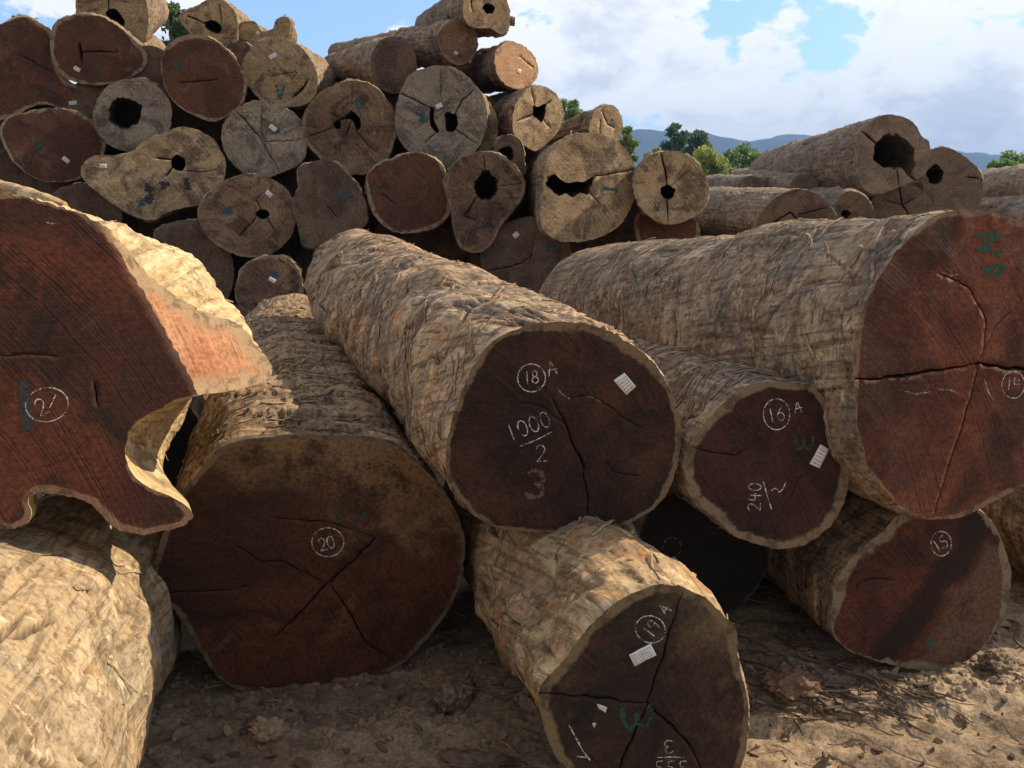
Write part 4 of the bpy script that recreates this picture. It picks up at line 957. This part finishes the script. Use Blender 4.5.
# ------------------------------------------------------------------ litter on the mud
M_LIT = []
for k, (a, b_) in enumerate((((.30, .20, .11), (.16, .10, .06)), ((.16, .11, .075), (.08, .055, .04)), ((.34, .245, .15), (.22, .15, .09)))):
    M_LIT.append(simple_mat('bark_chip_%s' % 'abc'[k], a, b_, 16., .9, .6, .01))
def rock(r, sd, sub=2, flat=(1, 1, 1), rough=.35):
    import bmesh
    bm = bmesh.new(); bmesh.ops.create_icosphere(bm, subdivisions=sub, radius=1)
    v = np.array([x.co[:] for x in bm.verts]); f = [[q.index for q in x.verts] for x in bm.faces]; bm.free()
    d = 1 + rough * fbm(v * 1.3, 3, sd) + .6 * rough * fbm(v * 3.4, 2, sd + 1)
    return v * d[:, None] * r * np.array(flat), f
def litter(name, count, region, mat, kind):
    vs, fs = [], []
    for k in range(count):
        x, y = region()
        s = (rng.random() ** 2.2)
        if kind == 'clod':
            v, f = rock(.005 + .022 * s, k * .7, 1 if s < .2 else 2, (1, rng.uniform(.6, 1.3), rng.uniform(.35, .7)), .8)
        elif kind == 'chip':
            l = .007 + .04 * s; w_ = l * rng.uniform(.25, .7); m_ = 7
            a = np.linspace(0, 2 * math.pi, m_, endpoint=False)
            o_ = np.stack([np.cos(a) * l * rng.uniform(.6, 1.1, m_), np.sin(a) * w_ * rng.uniform(.6, 1.1, m_)], 1)
            th_ = rng.uniform(.003, .008)
            top = np.c_[o_, th_ + rng.uniform(0, .006, m_)]; bot = np.c_[o_ * 1.02, np.zeros(m_)]
            v = np.vstack([top, bot]); f = [list(range(m_)), list(range(2 * m_ - 1, m_ - 1, -1))] + [[q_, m_ + q_, m_ + (q_ + 1) % m_, (q_ + 1) % m_] for q_ in range(m_)]
            tx, ty = rng.normal(0, .35, 2)
            v[:, 2] += v[:, 0] * tx + v[:, 1] * ty
        else:
            l = .04 + .22 * s; w_ = rng.uniform(.002, .006); m_ = 7
            u_ = np.linspace(-.5, .5, m_); cv = rng.uniform(-.5, .5)
            cx = u_ * l; cy = cv * l * u_ ** 2 * 2; cz = .004 + rng.uniform(0, .12) * l * (u_ + .5) ** 2
            v = np.vstack([np.c_[cx, cy - w_, cz], np.c_[cx, cy + w_, cz], np.c_[cx, cy, cz + w_]])
            f = []
            for q_ in range(m_ - 1):
                for (aa, bb) in ((0, 1), (1, 2), (2, 0)):
                    f.append([aa * m_ + q_, aa * m_ + q_ + 1, bb * m_ + q_ + 1, bb * m_ + q_])
        an = rng.uniform(0, 2 * math.pi) if kind != 'fibre' else rng.normal(2.6, .5)
        ca, sa = math.cos(an), math.sin(an)
        v = np.c_[v[:, 0] * ca - v[:, 1] * sa + x, v[:, 0] * sa + v[:, 1] * ca + y, v[:, 2]]
        z0 = float(gh(np.array([[x, y]]))[0])
        v[:, 2] += z0 - (.003 if kind == 'clod' else 0)
        o0 = sum(map(len, vs)); vs.append(v); fs += [[o0 + q_ for q_ in ff] for ff in f]
    o = link(name, np.vstack(vs), fs, mat, smooth=False)
    tag(o, kind='stuff'); return o
def r_all():
    return rng.uniform(-2., 2.5), 2.05 + 2.0 * rng.random() ** 1.2
def r_left():
    return rng.uniform(-1.6, .3), rng.normal(2.85, .2)
def r_right():
    return rng.normal(1.5, .6), rng.normal(3.0, .12)
def r_fib():
    return rng.normal(1.12, .22), rng.normal(2.85, .10)
litter('bark_litter', 380, r_all, M_LIT[0], 'chip')
litter('pale_chip_litter', 130, r_left, M_LIT[2], 'chip')
litter('mud_clods', 1000, r_left, mg, 'clod')
litter('mud_crumbs', 800, r_right, mg, 'clod')
litter('dark_chip_litter', 420, r_all, M_LIT[1], 'chip')
litter('bark_fibre_litter', 240, r_fib, M_LIT[1], 'fibre')
litter('wood_splinter_litter', 260, r_all, M_LIT[0], 'fibre')

def slab(label, u, v, Zp, size, rz, tilt, mat, sd):
    v_, f = rock(1., sd, 5, size, .5)
    v_ = v_ * (1 + .22 * fbm(v_ * np.array([45, 60, 90]), 4, sd)[:, None] + .10 * fbm(v_ * 160, 3, sd + 2)[:, None])
    v_[:, 2] += .35 * size[2] * fbm(v_ * np.array([50, 18, 30]), 3, sd)
    o = link('bark_slab', v_, f, mat)
    p_ = at(u, v, Zp); zg = float(gh(np.array([[p_[0], p_[1]]]))[0])
    o.location = (p_[0], p_[1], zg + size[2] * .45); o.rotation_euler = (tilt[0], tilt[1], rz)
    return tag(o, label, 'bark slab', 'loose slabs of bark on the mud')
GZ = lambda v: 1.6 / ((v - 384) / 840 * cp + sp)
slab('reddish brown chunk of bark on the mud left of the 15 log', 793, 683, GZ(683), (.10, .07, .045), .4, (.2, .1), simple_mat('red_bark_slab', (.20, .115, .07), (.12, .07, .045), 12.), 3.)
slab('dark flat bark piece in shade below the black wedged log', 765, 655, GZ(655), (.10, .05, .02), -.3, (.1, .15), M_LIT[1], 4.)
slab('ridged slab of mud-caked bark under the right side of the 20 log', 455, 685, GZ(690), (.11, .06, .05), 1.1, (.1, .3), mg, 5.)
slab('crumbly pale bark lump in front of the 20 log', 268, 722, GZ(728), (.06, .045, .035), .2, (.1, .2), M_LIT[2], 6.)
slab('crumbled grey bark slab near the bottom edge, left of the 19 log', 480, 745, GZ(752), (.13, .035, .02), -.1, (.1, .1), M_LIT[1], 7.)
slab('knobbly mud lump at the right foot of the 15 log', 998, 660, GZ(664), (.08, .06, .045), .8, (.1, .2), mg, 8.)

# ------------------------------------------------------------------ trees
def leaf_mat(name, c1, c2):
    m, t, b, out = new_mat(name)
    tco = t.n.new('ShaderNodeTexCoord')
    n = t.noise(tco.outputs['Object'], 1.1, 4, .6); n2 = t.noise(tco.outputs['Object'], 14., 2, .6)
    c = t.mix(t.ramp(t.m('ADD', t.m('MULTIPLY', n, .6), t.m('MULTIPLY', n2, .4)), .38, .62), c1, c2)
    t.put(b.inputs['Base Color'], c); b.inputs['Roughness'].default_value = .6
    tl = t.n.new('ShaderNodeBsdfTranslucent'); t.put(tl.inputs[0], c)
    mx = t.n.new('ShaderNodeMixShader'); mx.inputs[0].default_value = .5
    t.l.new(b.outputs[0], mx.inputs[1]); t.l.new(tl.outputs[0], mx.inputs[2]); t.l.new(mx.outputs[0], out.inputs[0])
    return m
M_LEAFD = leaf_mat('dark_foliage', (.05, .095, .03), (.095, .155, .045))
M_LEAFG = leaf_mat('green_foliage', (.10, .18, .04), (.18, .28, .06))
M_LEAFY = leaf_mat('yellow_green_foliage', (.20, .26, .045), (.30, .34, .07))
M_WOOD = simple_mat('tree_wood', (.16, .13, .10), (.09, .07, .05), 6.)
def tree(name, label, cat, u, vtop, vbase, Z, wpx, mat, blobs, nleaf=2600, leaf=.35, trunk=True, seed=1, group=None, flat=.8):
    q = np.random.default_rng(seed)
    top = at(u, vtop, Z); bs = at(u, vbase, Z); H = top[2] - bs[2]; Wd = wpx * Z / FPX
    zg = min(bs[2], float(ramp_h(np.array([bs[0]]), np.array([bs[1]]))[0]))
    bs[2] = zg; H = top[2] - zg
    root = empty(name, Matrix.Translation(bs)); tag(root, label, cat, group)
    vis = top[2] - at(u, vbase, Z)[2]
    cents = []
    for k in range(blobs):
        a = q.uniform(0, 2 * math.pi); r_ = math.sqrt(q.random()) * .36 * Wd
        zz = H - vis * (.2 + .6 * q.random()); rr = Wd * q.uniform(.16, .27)
        cents.append((np.array([r_ * math.cos(a), r_ * math.sin(a), zz]), rr))
    cents.append((np.array([0, 0, H - vis * .2]), Wd * .19))
    vs, fs = [], []
    for k in range(nleaf):
        c0, rr = cents[q.integers(len(cents))]
        d = q.normal(size=3); d /= np.linalg.norm(d); d[2] *= flat
        p_ = c0 + d * rr * q.random() ** .45 * q.uniform(.75, 1.25)
        a1 = q.normal(size=3); a1 /= np.linalg.norm(a1); a2 = np.cross(a1, q.normal(size=3)); a2 /= np.linalg.norm(a2)
        s = leaf * q.uniform(.5, 1.2); o0 = len(vs)
        vs += [p_ - a1 * s * .6, p_ + a2 * s * .28, p_ + a1 * s * .6, p_ - a2 * s * .28]; fs.append((o0, o0 + 1, o0 + 2, o0 + 3))
    link('crown', np.array(vs), fs, mat, root, smooth=False)
    if trunk:
        vs, fs = [], []
        def limb(a, b_, r0, r1):
            d = b_ - a; L_ = np.linalg.norm(d); d = d / L_; x = np.cross(d, [.3, .9, .2]); x /= np.linalg.norm(x); y = np.cross(d, x)
            o0 = len(vs); K_ = 5
            wob = q.normal(0, L_ * .03, (K_, 3)); wob[0] = 0; wob[-1] = 0
            for k in range(K_):
                for j_ in range(7):
                    an = 2 * math.pi * j_ / 7
                    vs.append(a + d * L_ * k / (K_ - 1) + wob[k] + (x * math.cos(an) + y * math.sin(an)) * (r0 + (r1 - r0) * k / (K_ - 1)))
            for k in range(K_ - 1):
                for j_ in range(7): fs.append((o0 + k * 7 + j_, o0 + k * 7 + (j_ + 1) % 7, o0 + (k + 1) * 7 + (j_ + 1) % 7, o0 + (k + 1) * 7 + j_))
        fork = np.array([0, 0, max(.3, H - vis * .9)])
        limb(np.array([0, 0, -.3]), fork, H * .035, H * .022)
        for c0, rr in cents: limb(fork, c0, H * .016, H * .004)
        link('trunk', np.array(vs), fs, M_WOOD, root)
    return root
G4 = 'trees and bushes beyond the timber yard'
tree('tree', 'tall dark round headed tree against the hills, left of its neighbour', 'tree', 674, 120, 160, 75, 27, M_LEAFD, 12, 2600, .32, seed=3, group=G4)
tree('tree', 'lower dark tree against the hills, between the tall one and the bushes', 'tree', 697, 128, 162, 80, 30, M_LEAFD, 12, 2400, .34, seed=5, group=G4)
tree('bush', 'bright yellow green bush in front of the dark trees', 'bush', 708, 146, 185, 45, 42, M_LEAFY, 12, 3000, .2, seed=7, group=G4)
tree('bush', 'olive green bush touching the left end of the hollow grey log', 'bush', 742, 142, 188, 48, 44, M_LEAFG, 13, 3000, .22, seed=9, group=G4)
tree('tree', 'dark leafy tree showing over the top of the pile at the left', 'tree', 178, -2, 75, 32, 46, M_LEAFD, 14, 3400, .2, seed=11, group=G4)
tree('tree', 'dark green tree glimpsed behind the broad dark red log at top left', 'tree', 34, 17, 70, 30, 40, M_LEAFD, 10, 2400, .17, seed=13, group=G4)
tree('tree', 'small green tree behind the right shoulder of the pile', 'tree', 573, 97, 140, 40, 30, M_LEAFG, 10, 2400, .16, seed=15, group=G4)
tree('bush', 'bright green leafy bush peeking between pile and pale cracked log', 'bush', 627, 120, 175, 26, 24, M_LEAFG, 9, 1800, .11, seed=17, group=G4)
tree('bush', 'low yellow green plants on top behind the pale cracked log', 'bush', 657, 147, 172, 22, 28, M_LEAFY, 9, 1600, .09, seed=19, group=G4, trunk=True)
tree('bush', 'pale green bush at the right edge above the rear grey log', 'bush', 1006, 150, 185, 45, 42, M_LEAFG, 12, 2400, .2, seed=21, group=G4)

# ------------------------------------------------------------------ hills
def hills(name, dist, us, vs_, seed, mat):
    n_ = 420; u_ = np.linspace(-300, 1400, n_)
    v_ = np.interp(u_, us, vs_) + 5.0 * fbm(np.c_[u_ * .035, np.zeros(n_), np.zeros(n_)], 5, seed, .6)
    rows = []; K_ = 10
    for k in range(K_):
        f_ = k / (K_ - 1)
        rr = []
        for uu, vv in zip(u_, v_):
            tp = at(uu, vv, dist)
            base = at(uu, 240, dist * .72); base[2] = .3
            p_ = base + (tp - base) * np.array([f_, f_, f_ ** 1.25])
            rr.append(p_)
        rows.append(np.array(rr))
    V_ = np.vstack(rows)
    amp = dist * .006
    V_[:, 2] += amp * fbm(V_ * (9. / dist) * np.array([1, 1, .3]) * 4, 4, seed + 3) * np.repeat(np.linspace(0, 1, K_) * np.linspace(1, .25, K_), n_)
    back = rows[-1].copy(); back[:, 1] += dist * .25; back[:, 2] = .2
    V_ = np.vstack([V_, back]); K_ += 1
    i = np.arange(K_ - 1)[:, None] * n_; j = np.arange(n_ - 1)[None]
    q = np.stack([i + j, i + j + 1, i + n_ + j + 1, i + n_ + j], -1).reshape(-1, 4)
    tag(link(name, V_, q, mat), kind='structure')
M_HILL = simple_mat('forest_hill', (.018, .032, .015), (.032, .048, .02), .02, .95, .6, 8.)
hills('hills', 1900, [-300, 0, 300, 560, 640, 680, 720, 760, 800, 860, 940, 1024, 1400], [150, 140, 150, 140, 130, 131, 137, 143, 138, 136, 150, 160, 150], 71, M_HILL)
hills('far_hills', 2420, [-300, 200, 600, 700, 760, 800, 850, 960, 1024, 1400], [160, 150, 150, 146, 138, 135, 137, 152, 158, 155], 75, M_HILL)

# ------------------------------------------------------------------ haze
me_v = [(x, y, z_) for x in (-4200, 4200) for y in (-100, 3300) for z_ in (-3, 330)]
hz = link('haze', np.array(me_v), [(0, 1, 3, 2), (4, 6, 7, 5), (0, 4, 5, 1), (2, 3, 7, 6), (0, 2, 6, 4), (1, 5, 7, 3)], None, smooth=False)
mh = bpy.data.materials.new('air'); mh.use_nodes = True; mh.node_tree.nodes.clear()
th = NT(mh.node_tree); oh = th.n.new('ShaderNodeOutputMaterial'); pv = th.n.new('ShaderNodeVolumePrincipled')
pv.inputs['Color'].default_value = (.24, .40, .76, 1); pv.inputs['Density'].default_value = .00042; pv.inputs['Anisotropy'].default_value = .0
th.l.new(pv.outputs[0], oh.inputs[1]); hz.data.materials.append(mh); tag(hz, kind='stuff')

# ------------------------------------------------------------------ sun, sky and clouds
SAZ, SEL = 72.0, 38.0
sd_ = Vector((math.sin(R(SAZ)) * math.cos(R(SEL)), math.cos(R(SAZ)) * math.cos(R(SEL)), math.sin(R(SEL))))
sl = bpy.data.lights.new('sun', 'SUN'); sl.energy = 5.0; sl.angle = R(.53); sl.color = (1.0, .85, .63)
so = bpy.data.objects.new('sun', sl); COL.objects.link(so); so.rotation_euler = (-sd_).to_track_quat('-Z', 'Y').to_euler()

w = bpy.data.worlds.new('World'); scene.world = w; w.use_nodes = True
t = NT(w.node_tree); t.n.clear()
out = t.n.new('ShaderNodeOutputWorld'); bg = t.n.new('ShaderNodeBackground'); t.l.new(bg.outputs[0], out.inputs[0])
sky = t.n.new('ShaderNodeTexSky'); sky.sky_type = 'NISHITA'; sky.sun_disc = False
sky.sun_elevation = R(SEL); sky.sun_rotation = R(SAZ); sky.dust_density = .4; sky.ozone_density = 1.6
tco = t.n.new('ShaderNodeTexCoord'); d = tco.outputs['Generated']
sx = t.nd('ShaderNodeSeparateXYZ', (d,), out=None)
dd = t.nd('ShaderNodeCombineXYZ', (sx.outputs[0], sx.outputs[1], t.m('MULTIPLY', sx.outputs[2], 1.9)))
nb = t.noise(dd, 4.0, 10, .60, .3); nf = t.noise(dd, 9.0, 9, .62, .2)
cov = t.m('SUBTRACT', t.m('ADD', t.m('MULTIPLY', nb, 1.05), t.m('MULTIPLY', nf, .62)), .335)
def blob(u, v, r_deg, amt):
    v3 = ray(u, v); v3 = v3 / np.linalg.norm(v3)
    dp = t.vm('DOT_PRODUCT', d, None, out=1)
    dp.node.inputs[1].default_value = tuple(v3)
    return t.m('MULTIPLY', t.ramp(dp, math.cos(R(r_deg)), 1.0), amt)
for a in ((290, 25, 7, -.2), (320, 60, 5, -.16), (815, 72, 4, -.10), (850, 45, 3, -.08), (742, 28, 2.6, -.12), (20, 0, 6, .15), (150, 6, 5, .18), (420, 10, 9, .08), (590, 70, 13, .10), (735, 95, 5, .10), (920, 25, 9, .11), (930, 95, 7, .08), (660, 20, 7, .07), (775, 40, 2.6, .09), (640, 100, 3, -.08), (985, 45, 3.5, -.08), (870, 105, 2.6, -.09), (560, 20, 4, -.08), (690, 10, 3, -.08), (700, 60, 3, -.05), (240, 0, 4, .08)):
    cov = t.m('ADD', cov, blob(*a))
# bank of low cloud near the horizon
cov = t.m('ADD', cov, t.m('MULTIPLY', t.ramp(sx.outputs[2], .22, .04), .06))
mask = t.ramp(cov, .47, .54)
thick = t.ramp(cov, .50, .80)
shade = t.noise(dd, 5.2, 7, .6, .4)
tone = t.m('MULTIPLY', t.ramp(cov, .50, .72), t.ramp(t.m('ADD', shade, t.m('MULTIPLY', t.m('SUBTRACT', nf, .5), .7)), .43, .64))
ccol = t.mix(tone, (10.0, 9.8, 9.4), (6.7, 6.9, 7.2))
sdp = t.vm('DOT_PRODUCT', d, None, out=1); sdp.node.inputs[1].default_value = tuple(sd_)
dimf = t.m('MAXIMUM', t.ramp(sx.outputs[1], .35, -.1), t.ramp(sx.outputs[2], .45, .85))  # unseen cloud overhead and behind the camera dulled to cut ambient light
ccol = t.mix(dimf, ccol, (4.8, 4.75, 4.7))
hs = t.nd('ShaderNodeHueSaturation', {'Hue': .5, 'Saturation': .98, 'Value': 1.6, 'Fac': 1.0, 'Color': t.mix(1.0, sky.outputs[0], (.97, 1.05, 1.08), 'MULTIPLY')})
c = t.mix(t.m('MAXIMUM', t.m('MULTIPLY', mask, .95), t.m('MULTIPLY', dimf, .6)), hs, ccol)
t.put(bg.inputs[0], c); bg.inputs[1].default_value = .1

# ------------------------------------------------------------------ camera and render settings
cam = bpy.data.cameras.new('camera'); cam.sensor_width = 36; cam.lens = 36 * FPX / 1024; cam.clip_end = 8000; cam.clip_start = .05
co = bpy.data.objects.new('camera', cam); COL.objects.link(co); co.location = CAM; co.rotation_euler = (math.pi / 2 - PITCH, 0, 0)
scene.camera = co
scene.view_settings.view_transform = 'Standard'; scene.view_settings.look = 'None'; scene.view_settings.exposure = 0.62; scene.view_settings.gamma = 1
scene.cycles.max_bounces = 6; scene.cycles.volume_bounces = 1; scene.cycles.use_denoising = True
scene.cycles.transparent_max_bounces = 8
